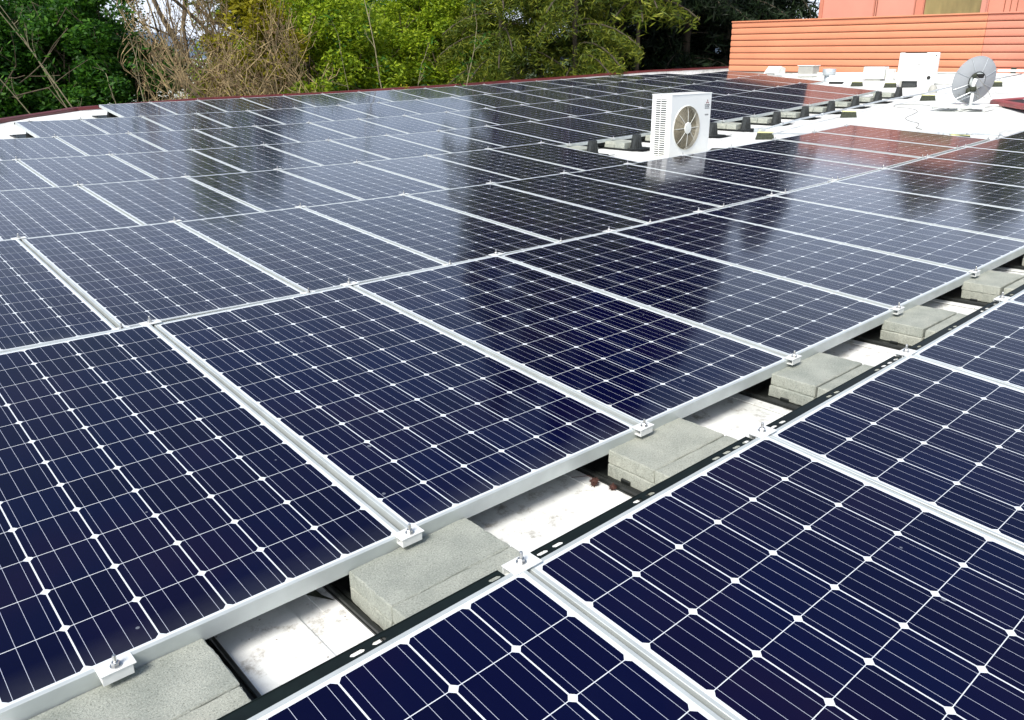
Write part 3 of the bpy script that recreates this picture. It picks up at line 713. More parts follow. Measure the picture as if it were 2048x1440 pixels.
# ---------------------------------------------------------------- satellite dish
def dish():
    bx, by = 16.45, 4.62; bz = zr(bx, by)
    root = empty('satellite_dish', (bx, by, bz)); tag(root, 'grey satellite dish seen from behind, on a pole with a flat ballast frame', 'satellite dish')
    az = R(18.7)
    V = Vector((math.cos(az), math.sin(az), -.05)).normalized(); Rt = Vector((math.sin(az), -math.cos(az), 0)); Up = Rt.cross(V).normalized()
    ax = (V*math.cos(R(40)) + (-Rt*.93 + Up*.37).normalized()*math.sin(R(40))).normalized()    # where the dish looks
    c = Vector((0.06, 0.0, .52))
    q = ax.to_track_quat('Z', 'Y').to_matrix().to_4x4(); T = Matrix.Translation(c) @ q
    rad = .43; prof = [(rad*k/10, .085*(k/10)**2) for k in range(11)]
    mb = MB(); mb.lathe(prof, 56, 0, T); mb.lathe([(r_, z-.004) for r_, z in prof], 56, 0, T)
    mb.lathe([(rad, .081), (rad+.012, .080), (rad+.012, .092), (rad, .090)], 56, 0, T)
    obj('reflector', mb.mesh('reflector', M['dish'], True), root)
    rb = MB()
    for k in range(8):
        a = 2*math.pi*k/8 + .35
        rb.tube([T @ Vector((r_*math.cos(a), r_*math.sin(a), .085*(r_/rad)**2-.012)) for r_ in (.10, .22, .34, .425)], .005, 6)
    obj('rib', rb.mesh('dish_ribs', M['galv']), root)
    hb = MB(); hb.lathe([(0, -.05), (.10, -.05), (.155, -.015), (.155, .01)], 28, 0, T); obj('hub_plate', hb.mesh('dish_hub', M['alu']), root)
    hr = MB(); hr.tube([T @ Vector((.165*math.cos(t*math.pi/12), .165*math.sin(t*math.pi/12), .0)) for t in range(25)], .010, 6); obj('hub_rim', hr.mesh('dish_hub_rim', M['tower']), root)
    hc = MB().box(-.07, .07, .07, .14, -.08, -.03, 0, T, .01); obj('cable_box', hc.mesh('dish_cable_box', M['dark']), root)
    br = MB(); 
    B = T @ Matrix.Translation((0, 0, -.075))
    br.box(-.085, .085, -.09, .065, -.02, .03, 0, B, .006)
    obj('bracket', br.mesh('dish_bracket', M['dish']), root)
    lo = MB(); lo.lathe([(0, .04), (.03, .035), (.04, -.04), (0, -.05)], 16, 0, Matrix.Translation(c + Vector((-.14, .0, .10))) @ Matrix.Rotation(R(60), 4, 'Y')); 
    obj('motor', lo.mesh('dish_motor', M['rubber'], True), root); lo = MB()
    lo.lathe([(0, .07), (.055, .055), (.06, -.055), (0, -.07)], 18, 0, Matrix.Translation(c + Vector((-.10, .07, -.19))))
    obj('motor_cover', lo.mesh('dish_motor_cover', M['rubber'], True), root)
    po = MB().tube([(-.07, -.01, .03), (-.075, -.012, .36)], .030, 12); obj('pole', po.mesh('dish_pole', M['clamp'], True), root)
    pa = MB().tube([(-.085, -.012, .38), (-.11, -.01, .46), (-.09, -.03, .56)], .034, 12); pa.tube([(-.08, -.012, .33), (-.085, -.012, .42)], .052, 12, 1)
    obj('post_head', pa.mesh('dish_post_head', [M['white'], M['rubber']], True), root)
    st = MB(); st.tube([(-.08, -.02, .34), (-.32, .42, .07)], .011, 8); st.tube([(-.08, .0, .26), (-.10, .40, .06)], .008, 8); obj('brace', st.mesh('dish_brace', M['galv']), root)
    fr = MB()
    X0, X1, Y0, Y1 = -.52, .52, -.42, .55
    for y in (Y0, .02, Y1): fr.box(X0, X1, y-.025, y+.025, .012, .045, bev=.004)
    for x in (X0, X1): fr.box(x-.025, x+.025, Y0, Y1, .046, .076, bev=.004)
    fr.box(-.16, .02, -.14, .12, .046, .055)
    obj('base_frame', fr.mesh('dish_base', M['white']), root)
    for (x, y, sx, sy) in ((-.27, .30, .2, .2), (-.25, -.22, .22, .15), (.28, .3, .2, .2)):
        obj('ballast_block', MB().box(x-sx, x+sx, y-sy*.9, y+sy*.9, .0455, .085, bev=.006).mesh('ballast', M['cream']), root)
    # hanging loops of coax
    cl = MB()
    def loop(a, b, sag, n=14, side=Vector((0, 0, 0))):
        a, b = Vector(a), Vector(b); cl.tube([a.lerp(b, t/n) + Vector((0, 0, -sag*4*(t/n)*(1-t/n))) + side*4*(t/n)*(1-t/n) for t in range(n+1)], .0045, 5)
    loop((-.08, -.02, .62), (-.06, -.05, .30), .22, side=Vector((0, -.30, 0)))
    loop((-.1, -.02, .5), (-.06, -.02, .32), .20, side=Vector((-.02, -.14, 0)))
    loop((-.1, .25, .42), (-.09, -.02, .12), .10, side=Vector((0, .05, 0)))
    obj('cable', cl.mesh('dish_cable', M['cable'], True), root)
dish()
pts = [(16.4, 5.0), (16.7, 5.25), (16.95, 5.75), (16.92, 6.19), (16.55, 6.15), (16.3, 5.7), (15.9, 5.39), (15.4, 5.25), (14.8, 5.13), (14.37, 4.87), (14.1, 4.6), (13.75, 4.45), (13.45, 4.35), (13.27, 4.18)]
def smooth(pts, n=6):
    out = []
    P = [pts[0]] + pts + [pts[-1]]
    for i in range(1, len(P)-2):
        for k in range(n):
            t = k/n; p0, p1, p2, p3 = P[i-1], P[i], P[i+1], P[i+2]
            out.append(tuple(.5*((2*p1[j]) + (-p0[j]+p2[j])*t + (2*p0[j]-5*p1[j]+4*p2[j]-p3[j])*t*t + (-p0[j]+3*p1[j]-3*p2[j]+p3[j])*t**3) for j in (0, 1)))
    return out + [pts[-1]]
pipe(smooth(pts), .0048, 'coax_cable', 'thin dark cable snaking across the white roof from the satellite dish', 'cable', 'cable', .008, 5, False)

# ---------------------------------------------------------------- red skylight curb at right
sk = empty('skylight_curb', (17.44, 4.53, zr(17.4, 4.5))); tag(sk, 'red metal framed roof opening at the right edge of the photo', 'roof hatch')
A = Vector((0, 0, 0)); B1 = Vector((-1.6, -1.15, 0)); B2 = Vector((1.6, -.15, 0))*1.3
def curb_bar(a, b, name):
    d = (b-a); n = Vector((-d.y, d.x, 0)).normalized(); mb = MB()
    prof = [(-.10, 0), (-.10, .07), (-.07, .085), (.07, .085), (.09, .07), (.09, 0)]
    vs = [a+n*u+Vector((0, 0, w)) for u, w in prof] + [b+n*u+Vector((0, 0, w)) for u, w in prof]
    mb.add(vs, [(i, i+1, i+7, i+6) for i in range(5)] + [(0, 1, 2, 3, 4, 5), (6, 7, 8, 9, 10, 11)]); obj(name, mb.mesh('curb_bar', M['red']), sk)
curb_bar(A, B1, 'curb_side'); curb_bar(A + Vector((.02, .0, .003)), B2, 'curb_side')
curb_bar(B1, B1+B2, 'curb_side'); curb_bar(B2, B1+B2, 'curb_side')
obj('dark_opening', MB().add([A+Vector((0, 0, .06)), B1+Vector((0, 0, .06)), B1+B2+Vector((0, 0, .06)), B2+Vector((0, 0, .06))], [(0, 1, 2, 3)]).mesh('curb_opening', M['dark']), sk)

# ---------------------------------------------------------------- orange screen wall and the block behind it
WA, WB, WC = Vector((26.3, 16.81, 0)), Vector((26.02, 8.02, 0)), Vector((25.35, -1.0, 0))
WT = [2.41, 2.34, 2.22]; WZ = [.62, .56, .50]
def corrugated(a, b, za, zb, ta, tb, material, name, scallop=True):
    d = (b-a).normalized(); n = Vector((d.y, -d.x, 0))
    if n.x > 0: n = -n                                     # face towards the roof
    mb = MB(); nr = 8; prof = []
    for k in range(nr):
        for t in range(7):
            u = t/6; prof.append(((k + .02 + .86*u)/nr, .022*math.sin(math.pi*u)**.35 if 0 < u < 1 else .0, 0))
        prof.append(((k+.885)/nr, -.03, 1)); prof.append(((k+1.0)/nr, -.03, 1))
    prof = [(0, 0, 0)] + prof
    seg = 10
    for s in range(seg+1):
        p = a.lerp(b, s/seg); z0, z1 = za+(zb-za)*s/seg, ta+(tb-ta)*s/seg
        for f, o_, _ in prof:
            q = p + n*o_; mb.v.append((q.x, q.y, z0+(z1-z0)*(1-f)))
    m = len(prof)
    for s in range(seg):
        for k in range(m-1):
            i = s*m+k; mb.f.append((i, i+m, i+m+1, i+1)); mb.mi.append(1 if (prof[k][2] and prof[k+1][2]) else 0)
    # end returns and top flashing, back sheet
    bk = -n*.10
    for e, z0, z1 in ((a, za, ta), (b, zb, tb)):
        mb.add([tuple(e + n*o_ + Vector((0, 0, z0+(z1-z0)*(1-f)))) for f, o_, _ in prof] + [tuple(e+bk+Vector((0, 0, z0))), tuple(e+bk+Vector((0, 0, z1)))], [tuple(range(m)) + (m, m+1)])
    mb.add([a+bk+Vector((0, 0, za)), b+bk+Vector((0, 0, zb)), b+bk+Vector((0, 0, tb)), a+bk+Vector((0, 0, ta))], [(0, 1, 2, 3)])
    fl = [(-.11, .0), (-.11, .03), (.06, .035), (.065, .0)]
    vs = [a+n*u+Vector((0, 0, ta+w)) for u, w in fl] + [b+n*u+Vector((0, 0, tb+w)) for u, w in fl]
    mb.add(vs, [(0, 1, 5, 4), (1, 2, 6, 5), (2, 3, 7, 6), (0, 3, 7, 4), (0, 1, 2, 3), (4, 5, 6, 7)], 0)
    me = bpy.data.meshes.new(name); me.from_pydata([tuple(v) for v in mb.v], [], mb.f); me.materials.append(material); me.materials.append(M['groove'])
    me.polygons.foreach_set('material_index', mb.mi); me.update()
    import bmesh
    g = bmesh.new(); g.from_mesh(me); bmesh.ops.recalc_face_normals(g, faces=g.faces); g.to_mesh(me); g.free()
    return me
sw = empty('screen_wall', (0, 0, 0)); tag(sw, 'long orange corrugated metal screen wall at the far end of the roof', 'wall')
obj('orange_cladding', corrugated(WA, WB, WZ[0]+.10, WZ[1]+.10, WT[0], WT[1], M['orange'], 'orange_cladding'), sw)
obj('pink_cladding', corrugated(WB+Vector((0, -.01, 0)), WC, WZ[1]+.10, WZ[2]+.10, WT[1], WT[2], M['pink'], 'pink_cladding'), sw)
mb = MB()
for a, b, za, zb in ((WA, WB, WZ[0], WZ[1]), (WB, WC, WZ[1], WZ[2])):
    o_ = Vector((.05, 0, 0)); mb.add([a+o_+Vector((0, 0, za+.10)), b+o_+Vector((0, 0, zb+.10)), b+o_+Vector((0, 0, zb-.6)), a+o_+Vector((0, 0, za-.6))], [(0, 1, 2, 3)])
obj('grey_plinth', mb.mesh('plinth', M['grey']), sw)

ph = empty('plant_room', (0, 0, 0)); tag(ph, 'rose pink panelled block rising behind the orange screen wall', 'building')
# front face follows (29.4,15.6) -> (28.2,9.0); top well above the frame
PA, PB = Vector((28.9, 14.85, 1.2)), Vector((28.45, 8.95, 1.2)); dv = (PB-PA); plen = dv.length; dn = dv.normalized(); pn = Vector((-abs(dn.y), dn.x*(-1 if dn.y < 0 else 1), 0)).normalized()
if pn.x > 0: pn = -pn
def pface(s0, s1, z0, z1, off, m, name, th=.04):
    a, b = PA+dn*s0, PA+dn*s1; mb = MB()
    vs = [p + pn*o + Vector((0, 0, z)) for p in (a, b) for o in (off, off+th) for z in (z0-1.2, z1-1.2)]
    mb.add(vs, [(0, 1, 3, 2), (4, 6, 7, 5), (0, 4, 5, 1), (2, 3, 7, 6), (0, 2, 6, 4), (1, 5, 7, 3)])
    return obj(name, mb.mesh(name, m), ph)
pface(0, plen, .4, 4.6, -3.0, M['rose'], 'wall', 3.0)
pface(-.02, .12, 1.2, 4.6, .002, M['pink'], 'corner_trim')
u = plen/ (1955-1610)
for s0, s1, mm, nm in ((.20, 2.10, 'rose', 'wall_panel'), (2.27, 3.55, 'rose', 'wall_panel'), (3.60, 3.85, 'pink', 'wall_panel')):
    pface(s0, s1, 1.6, 4.55, .002, M[mm], nm, .03)
for s in (2.13, 2.2, 3.57, 3.88): pface(s, s+.022, 1.6, 4.55, .002, M['groove'], 'panel_joint', .012)
pface(3.92, 5.72, 1.6, 3.9, .002, M['ochre'], 'ochre_panel', .02)
pface(5.76, 5.90, 1.5, 4.55, .002, M['rose'], 'post', .12)
# return wing to the right
QA = PB; QD = Vector((.55, -1, 0)).normalized(); qn = Vector((-1, -.55, 0)).normalized()
def qface(s0, s1, z0, z1, off, m, name, th=.04):
    a, b = QA+QD*s0, QA+QD*s1; mb = MB()
    vs = [p + qn*o + Vector((0, 0, z)) for p in (a, b) for o in (off, off+th) for z in (z0-1.2, z1-1.2)]
    mb.add(vs, [(0, 1, 3, 2), (4, 6, 7, 5), (0, 4, 5, 1), (2, 3, 7, 6), (0, 2, 6, 4), (1, 5, 7, 3)])
    return obj(name, mb.mesh(name, m), ph)
qface(0.02, 1.35, .4, 3.3, -.25, M['pink'], 'side_wing', .25)
for s in (.45, .62, .8): qface(s, s+.02, 1.6, 3.28, .002, M['groove'], 'panel_joint', .01)

# ---------------------------------------------------------------- small roof equipment by the wall
def place(name, lab, cat, x, y, me_parts, rz=0.0):
    root = empty(name, (x, y, zr(x, y)), rz); tag(root, lab, cat)
    for nm, mb, m, *s in me_parts: obj(nm, mb.mesh(nm, m, bool(s)), root)
    return root
place('roof_vent', 'round metal roof vent with wider cap standing before the orange wall', 'roof vent', 21.9, 10.5,
      [('stack', MB().lathe([(.12, 0), (.12, .20), (0, .20)], 24), M['galv'], 1), ('cap', MB().lathe([(0, .16), (.18, .16), (.18, .34), (0, .34)], 24), M['galv'], 1)])
place('equipment_box', 'white metal equipment box with small side box before the orange wall', 'equipment box', 22.3, 9.45,
      [('body', MB().box(-.15, .15, -.40, .18, .04, .36, bev=.01), M['white']), ('side_box', MB().box(-.12, .1, -.62, -.44, .0, .30, bev=.01), M['cream']), ('feet', MB().box(-.12, .12, -.3, .1, 0, .039), M['grey'])], R(3))
place('equipment_box', 'low white box partly hidden left of the satellite dish', 'equipment box', 21.6, 7.15,
      [('body', MB().box(-.2, .2, -.38, .30, 0, .26, bev=.01), M['white']), ('lid', MB().box(-.22, .22, -.40, .32, .261, .28), M['cream'])], R(5))
place('equipment_box', 'small white box beside the round roof vent', 'equipment box', 21.2, 9.85,
      [('body', MB().box(-.1, .1, -.22, .22, .05, .21, bev=.01), M['white']), ('feet', MB().box(-.1, .1, -.2, .2, 0, .049), M['dark'])])
place('pipe_boot', 'white cone shaped pipe boot near the small white box', 'pipe boot', 20.9, 9.35,
      [('cone', MB().lathe([(.20, 0), (.09, .14), (.06, .16), (.055, .24), (0, .24)], 20), M['white'], 1)])
place('vent_hood', 'dark mouthed white roof hood at the left foot of the orange wall', 'vent hood', 23.2, 13.0,
      [('hood', MB().prism([(-.25, 0), (.25, 0), (.25, .30), (0.0, .36), (-.25, .16)], .45, Matrix(((1, 0, 0, 0), (0, 0, 1, -.2), (0, 1, 0, 0), (0, 0, 0, 1)))), M['cream']), ('mouth', MB().box(-.256, -.252, -.14, .2, .02, .15), M['dark'])])
place('equipment_box', 'grey cabinet against the wall beside the dark mouthed hood', 'equipment box', 23.8, 12.2,
      [('body', MB().box(-.2, .2, -.25, .25, 0, .34, bev=.01), M['grey']), ('lid', MB().box(-.22, .22, -.27, .27, .341, .36), M['white'])])
place('pipe_boot', 'grey round cap on the roof just left of the satellite dish', 'pipe boot', 19.35, 6.55,
      [('cone', MB().lathe([(.10, 0), (.09, .12), (.05, .18), (0, .19)], 20), M['grey'], 1)])
place('equipment_box', 'black box with white pipe at the right foot of the pink wall', 'equipment box', 22.6, 5.35,
      [('body', MB().box(-.2, .2, -.35, .3, .04, .32, bev=.01), M['dark']), ('pipe', MB().tube([(-.1, .3, .24), (-.1, .95, .24)], .03, 10), M['white'])])
for k, (yy, lab) in enumerate(((6.75, 'left small dark plug hanging under the pink wall, right of the dish'), (6.4, 'right small dark plug hanging under the pink wall, right of the dish'))):
    place('wall_vent', lab, 'wall vent', 25.0, yy, [('plug', MB().box(-.04, .04, -.06, .06, .05, .24, bev=.01), M['rubber'])])
pipe([(23.3, 16.0), (23.2, 14.0), (22.9, 11.5), (22.3, 8.8), (21.9, 7.0), (21.7, 5.0)], .03, 'roof_pipe', 'white pipe running along the foot of the orange wall', 'pipe', 'white', .10, 8)
cw = MB()
for a, b in zip([(23.9, 16.4), (23.9, 12), (23.3, 8.8)], [(23.9, 12), (23.3, 8.8), (22.8, 3.0)]):
    cw.add([(a[0], a[1], zr(*a)-.02), (b[0], b[1], zr(*b)-.02), (b[0], b[1], zr(*b)+.14), (a[0], a[1], zr(*a)+.14), (a[0]+.25, a[1], zr(*a)-.02), (b[0]+.25, b[1], zr(*b)-.02), (b[0]+.25, b[1], zr(*b)+.14), (a[0]+.25, a[1], zr(*a)+.14)],
           [(0, 1, 2, 3), (3, 2, 6, 7), (4, 5, 6, 7), (0, 3, 7, 4), (1, 2, 6, 5)])
tag(obj('roof_curb', cw.mesh('roof_curb', M['roof'])), 'low white membrane covered curb in front of the orange wall', 'curb')
o = obj('cable_clip', MB().box(-.04, .04, -.10, .10, 0, .05, bev=.01).mesh('cable_clip', M['rubber'])); o.location = (24.3, 18.3, zr(24, 18)+.18); tag(o, 'small dark clip on the white upstand near the left end of the orange wall', 'clip')

# ---------------------------------------------------------------- debris in the foreground gap
def seedball(x, y, lab, s=1.0, stem=False):
    mb = MB(); rs = random.Random(int(x*100)); r0 = .011*s
    mb.lathe([(r0*math.sin(math.pi*k/8), -r0*math.cos(math.pi*k/8)) for k in range(9)], 12)
    for k in range(70):
        a, z = rs.uniform(0, 2*math.pi), rs.uniform(-1, 1); q = math.sqrt(1-z*z); d = Vector((q*math.cos(a), q*math.sin(a), z))
        mb.tube([d*r0*.8, d*r0*rs.uniform(1.4, 1.8)], .0016*s, 4, 0, True, .0003)
    if stem: mb.tube([(0, 0, r0), (-.01, .02, r0*1.6), (-.02, .05, r0*.6), (-.035, .075, 0)], .0011, 5)
    o = obj('seed_ball', mb.mesh('seed_ball', M['seed'])); o.location = (x, y, zr(x, y)+r0*1.4+.004); tag(o, lab, 'seed ball', 'spiky brown seed balls fallen on the roof'); return o
seedball(.765, .0, 'spiky brown seed ball with a thin stem lying on the roof seam in the gap', 1.1, True)
seedball(.790, -.062, 'reddish spiky seed ball close beside the black tray in the gap', .85)
seedball(4.06, .012, 'small dark seed ball far up the gap by the sixth block stack', 1.0)
mb = MB().add([(0, 0, .004), (.022, .004, .016), (.030, -.03, .006), (.046, -.075, .004), (.012, -.03, .010)], [(0, 1, 4), (1, 2, 4), (2, 3, 4), (0, 4, 3)])
mb.add([(a, b, c+.0012) for a, b, c in [(0, 0, .004), (.022, .004, .016), (.030, -.03, .006), (.046, -.075, .004), (.012, -.03, .010)]], [(4, 1, 0), (4, 2, 1), (4, 3, 2), (3, 4, 0)])
o = obj('torn_flap', mb.mesh('torn_flap', M['rubber'])); o.location = (-.262, .125, zr(-.25, .1)+.001); tag(o, 'curled dark torn flap on the white roof left of the nearest block stack', 'debris')

# ---------------------------------------------------------------- vegetation
import zlib
LIM = [99.0]
def reseed(lab):
    global rng
    rng = np.random.default_rng(zlib.crc32(lab.encode()))
def big_mesh(name, verts, nper, mats_):
    n = len(verts)//nper; me = bpy.data.meshes.new(name)
    me.vertices.add(len(verts)); me.vertices.foreach_set('co', verts.astype(np.float32).ravel())
    me.loops.add(n*nper); me.loops.foreach_set('vertex_index', np.arange(n*nper, dtype=np.int32))
    me.polygons.add(n); me.polygons.foreach_set('loop_start', np.arange(0, n*nper, nper, dtype=np.int32)); me.polygons.foreach_set('loop_total', np.full(n, nper, dtype=np.int32))
    me.materials.append(mats_); me.update(calc_edges=True); return me
def leaves(cent, size, stretch=2.0, droop=0.0, aspect=.5):
    """pointed quads at the centres given"""
    n = len(cent); d = rng.normal(size=(n, 3)); d[:, 2] = d[:, 2]*.6 - droop; d /= np.linalg.norm(d, axis=1)[:, None]
    e = rng.normal(size=(n, 3)); e -= (e*d).sum(1)[:, None]*d; e /= np.linalg.norm(e, axis=1)[:, None]
    s = (size*rng.uniform(.6, 1.4, n))[:, None]
    a = cent - d*s*stretch/2; b = cent + e*s*aspect/2; c = cent + d*s*stretch/2; f = cent - e*s*aspect/2
    return np.stack([a, b, c, f], 1).reshape(-1, 3)
def tubes(segs, n=4):
    """segs: array (k,8): p0 xyz, p1 xyz, r0, r1 -> quads"""
    s = np.array(segs); p0, p1, r0, r1 = s[:, :3], s[:, 3:6], s[:, 6], s[:, 7]
    d = p1-p0; d /= np.maximum(np.linalg.norm(d, axis=1), 1e-6)[:, None]
    ref = np.where(np.abs(d[:, 2:3]) < .9, [[0, 0, 1.]], [[1., 0, 0]]); u = np.cross(d, ref); u /= np.linalg.norm(u, axis=1)[:, None]; w = np.cross(d, u)
    q = []
    for k in range(n):
        t0, t1 = 2*math.pi*k/n, 2*math.pi*(k+1)/n
        c0, c1 = u*math.cos(t0)+w*math.sin(t0), u*math.cos(t1)+w*math.sin(t1)
        q.append(np.stack([p0+c0*r0[:, None], p0+c1*r0[:, None], p1+c1*r1[:, None], p1+c0*r1[:, None]], 1))
    return np.concatenate(q).reshape(-1, 3)
def grow(p, d, length, r, depth, segs, tips, spread=.55, up=.12, kids=(2, 3), shrink=.72):
    n = 3 if depth > 0 else 2
    for k in range(n):
        hd = math.hypot(p[0], p[1])
        if hd > LIM[0]: d = d - np.array([p[0], p[1], 0])/hd*.55 + np.array([0, 0, .2])
        d = d + rng.normal(size=3)*.13 + np.array([0, 0, up*.5]); d /= np.linalg.norm(d)
        q = p + d*length/n; r1 = r*(1-.28/n)
        segs.append([*p, *q, r, r1]); p, r = q, r1
        if depth > 0 and k < n-1 and rng.random() < .45:
            e = d + rng.normal(size=3)*spread; e /= np.linalg.norm(e)
            grow(p, e, length*shrink*.8, r*.6, depth-1, segs, tips, spread, up, kids, shrink)
    if depth == 0: tips.append(p); return
    for k in range(rng.integers(kids[0], kids[1]+1)):
        e = d + rng.normal(size=3)*spread; e[2] += up; e /= np.linalg.norm(e)
        grow(p, e, length*shrink*rng.uniform(.8, 1.15), r*.68, depth-1, segs, tips, spread, up, kids, shrink)
GZ = -4.5
def leafy(name, lab, x, y, top, rad, leafm, barkm, nleaf, lsize, clumps=60, z0=None, lean=(0, 0), stems=3, droop=0.0, stretch=1.6, aspect=.55, tight=.28, group=None, cat='tree'):
    reseed(lab); root = empty(name, (x, y, GZ)); tag(root, lab, cat, group)
    h = top-GZ; segs = []; tips = []
    for s in range(stems):
        d = np.array([lean[0]+rng.normal()*.12, lean[1]+rng.normal()*.12, 1.0]); d /= np.linalg.norm(d)
        grow(np.array([rng.normal()*.15*stems, rng.normal()*.15*stems, 0.]), d, h*.36, .035*h/stems**.5*.45, 3, segs, tips, .42, .1)
    obj('trunk', big_mesh('trunk', tubes(segs, 6), 4, M[barkm]), root)
    zb = (z0 if z0 is not None else GZ+h*.25)-GZ
    # crown: uneven clumps through an ellipsoid, more toward the surface
    c = []; 
    while len(c) < clumps:
        v = rng.uniform(-1, 1, 3); q = np.linalg.norm(v)
        if .45 < q < 1: c.append(v)
    c = np.array(c); ce = np.stack([c[:, 0]*rad, c[:, 1]*rad, zb+(c[:, 2]+1)/2*(h-zb)], 1)
    ce[:, 0] += lean[0]*ce[:, 2]*.6; ce[:, 1] += lean[1]*ce[:, 2]*.6
    cs = rad*tight*rng.uniform(.6, 1.4, clumps)
    k = rng.integers(0, clumps, nleaf); v = rng.normal(size=(nleaf, 3)); v /= np.linalg.norm(v, axis=1)[:, None]
    pos = ce[k] + v*(cs[k]*rng.uniform(.3, 1.0, nleaf)**.5)[:, None]*np.array([1, 1, .75])
    pos[:, 2] = np.maximum(pos[:, 2], .2)
    obj('crown', big_mesh('crown', leaves(pos, lsize, stretch, droop, aspect), 4, M[leafm]), root)
    return root
def bare(name, lab, x, y, h, stems, spread, depth=5, r=.07, twig='twig', lean=(0, 0), buds=True, z0=GZ, up=.1, ln=.3, group=None, lim=1.9):
    reseed(lab); LIM[0] = lim
    root = empty(name, (x, y, z0)); tag(root, lab, 'tree', group); segs = []; tips = []
    for s in range(stems):
        d = np.array([lean[0]+rng.normal()*.28, lean[1]+rng.normal()*.28, 1.0]); d /= np.linalg.norm(d)
        grow(np.array([rng.normal()*.3, rng.normal()*.3, 0.]), d, h*ln, r, depth, segs, tips, spread, up, (2, 2), .78)
    LIM[0] = 99.0; segs = np.array(segs); segs[:, 6:8] = np.maximum(segs[:, 6:8], .0072)
    thick = segs[:, 6] > .03
    if thick.any(): obj('trunk', big_mesh('trunk', tubes(segs[thick], 6), 4, M['bark']), root)
    obj('twigs', big_mesh('twigs', tubes(segs[~thick], 3), 4, M[twig]), root)
    if buds:
        t = np.array(tips); t = np.repeat(t, 4, 0) + rng.normal(size=(4*len(t), 3))*.10
        obj('seed_heads', big_mesh('seed_heads', leaves(t, .05, 1.2, 0, 1.0), 4, M['bud']), root)
    return root
CX, CY = -1.06386, -1.64059
def polar(a, r): return CX + r*math.cos(R(a)), CY + r*math.sin(R(a))     # bearing from the viewpoint, used to lay out the site plan
G1 = 'dense dark green trees beyond the left roof edge'
for k, (a, r, top, rad, n, lab) in enumerate([
    (79.6, 34, 4.3, 2.8, 36000, 'dense dark green tree filling the top left corner'),
    (76.4, 35, 4.4, 2.4, 32000, 'dark green tree second from the left, behind the pale leaning stems'),
    (73.2, 33, 4.3, 2.1, 32000, 'dark green tree just left of the brown bare branches'),
    (82.5, 34, 5.0, 3.0, 12000, 'dark green tree cut by the left photo edge'),
    (74.8, 41, 5.6, 3.4, 22000, 'broad dark green tree seen in gaps of the nearer left trees'),
    (78.6, 42, 5.8, 3.6, 20000, 'farther dark green tree in the top left corner')]):
    x, y = polar(a, r); leafy('green_tree', lab, x, y, top, rad, 'leaf_dark', 'bark', int(n*1.6), .125, 60, -3.4, tight=.30, stems=2, group=G1, stretch=1.3, aspect=.65)
def stem(lab, a, r, x_lean, top, rad_=.03):
    reseed(lab); x, y = polar(a, r); root = empty('bare_sapling', (x, y, GZ)); tag(root, lab, 'tree', 'pale leaning bare saplings at left'); segs = []
    left = np.array([-math.sin(R(a)), math.cos(R(a)), 0.]); p = np.zeros(3); h = top-GZ; n = 9; tips = []
    for k in range(n):
        q = p + np.array([0, 0, h/n]) + left*x_lean*h/n*(.5+k/n) + rng.normal(size=3)*.04
        r0 = .72*rad_*(1-.75*k/n); segs.append([*p, *q, r0, .72*rad_*(1-.75*(k+1)/n)]); p = q
        if k > 2:
            for _ in range(1):
                d = np.array([0, 0, .9]) + rng.normal(size=3)*.4; d /= np.linalg.norm(d); grow(q, d, .36, .008, 1, segs, tips, .4, .2)
    obj('trunk', big_mesh('sapling', tubes(segs, 4), 4, M['bark_pale']), root)
    t = np.repeat(np.array(tips), 8, 0) + rng.normal(size=(8*len(tips), 3))*.14
    obj('crown', big_mesh('sapling_leaves', leaves(t, .09), 4, M['leaf_dark']), root)
for a, r, l, t, w, lab in [(74.2, 25.5, .50, 2.9, .034, 'leftmost pale stem leaning left against the dark trees'), (73.4, 25.0, .34, 3.1, .040, 'pale leaning stem second from the left against the dark trees'),
                        (72.2, 24.6, .42, 3.3, .044, 'thick pale stem leaning left above the corner of the farthest panel row'), (71.2, 24.4, .06, 2.2, .040, 'upright pale forked stem right of the leaning ones'),
                        (71.6, 24.0, .16, .9, .05, 'short budding pale stems just above the red roof edge at left')]:
    stem(lab, a, r, l, t, w)
x, y = polar(67.2, 25.8); bare('bare_tree', 'big brown leafless tree with spreading fine twigs behind the roof edge', x, y, 9.0, 5, .52, 5, .085, up=.14, ln=.25, lim=2.3)
x, y = polar(63.8, 26.5); bare('bare_tree', 'tan leafless tree with arching twigs left of the bright green tree', x, y, 8.6, 4, .52, 5, .06, up=.14, ln=.25, lim=1.9)
x, y = polar(68.9, 30.5); bare('bare_tree', 'leafless tree with grey trunk at left, pale sky showing behind', x, y, 12.0, 3, .36, 5, .12, up=.2, ln=.26, lim=1.5)
x, y = polar(69.6, 24.3); bare('bare_shrub', 'low tangle of bare twigs below the white far roof', x, y, 5.2, 4, .62, 4, .03, up=.05, ln=.30, lim=1.5)
x, y = polar(65.2, 24.8); bare('bare_shrub', 'low bare shrub in front of the big leafless tree', x, y, 4.8, 3, .60, 4, .03, up=.06, ln=.30)
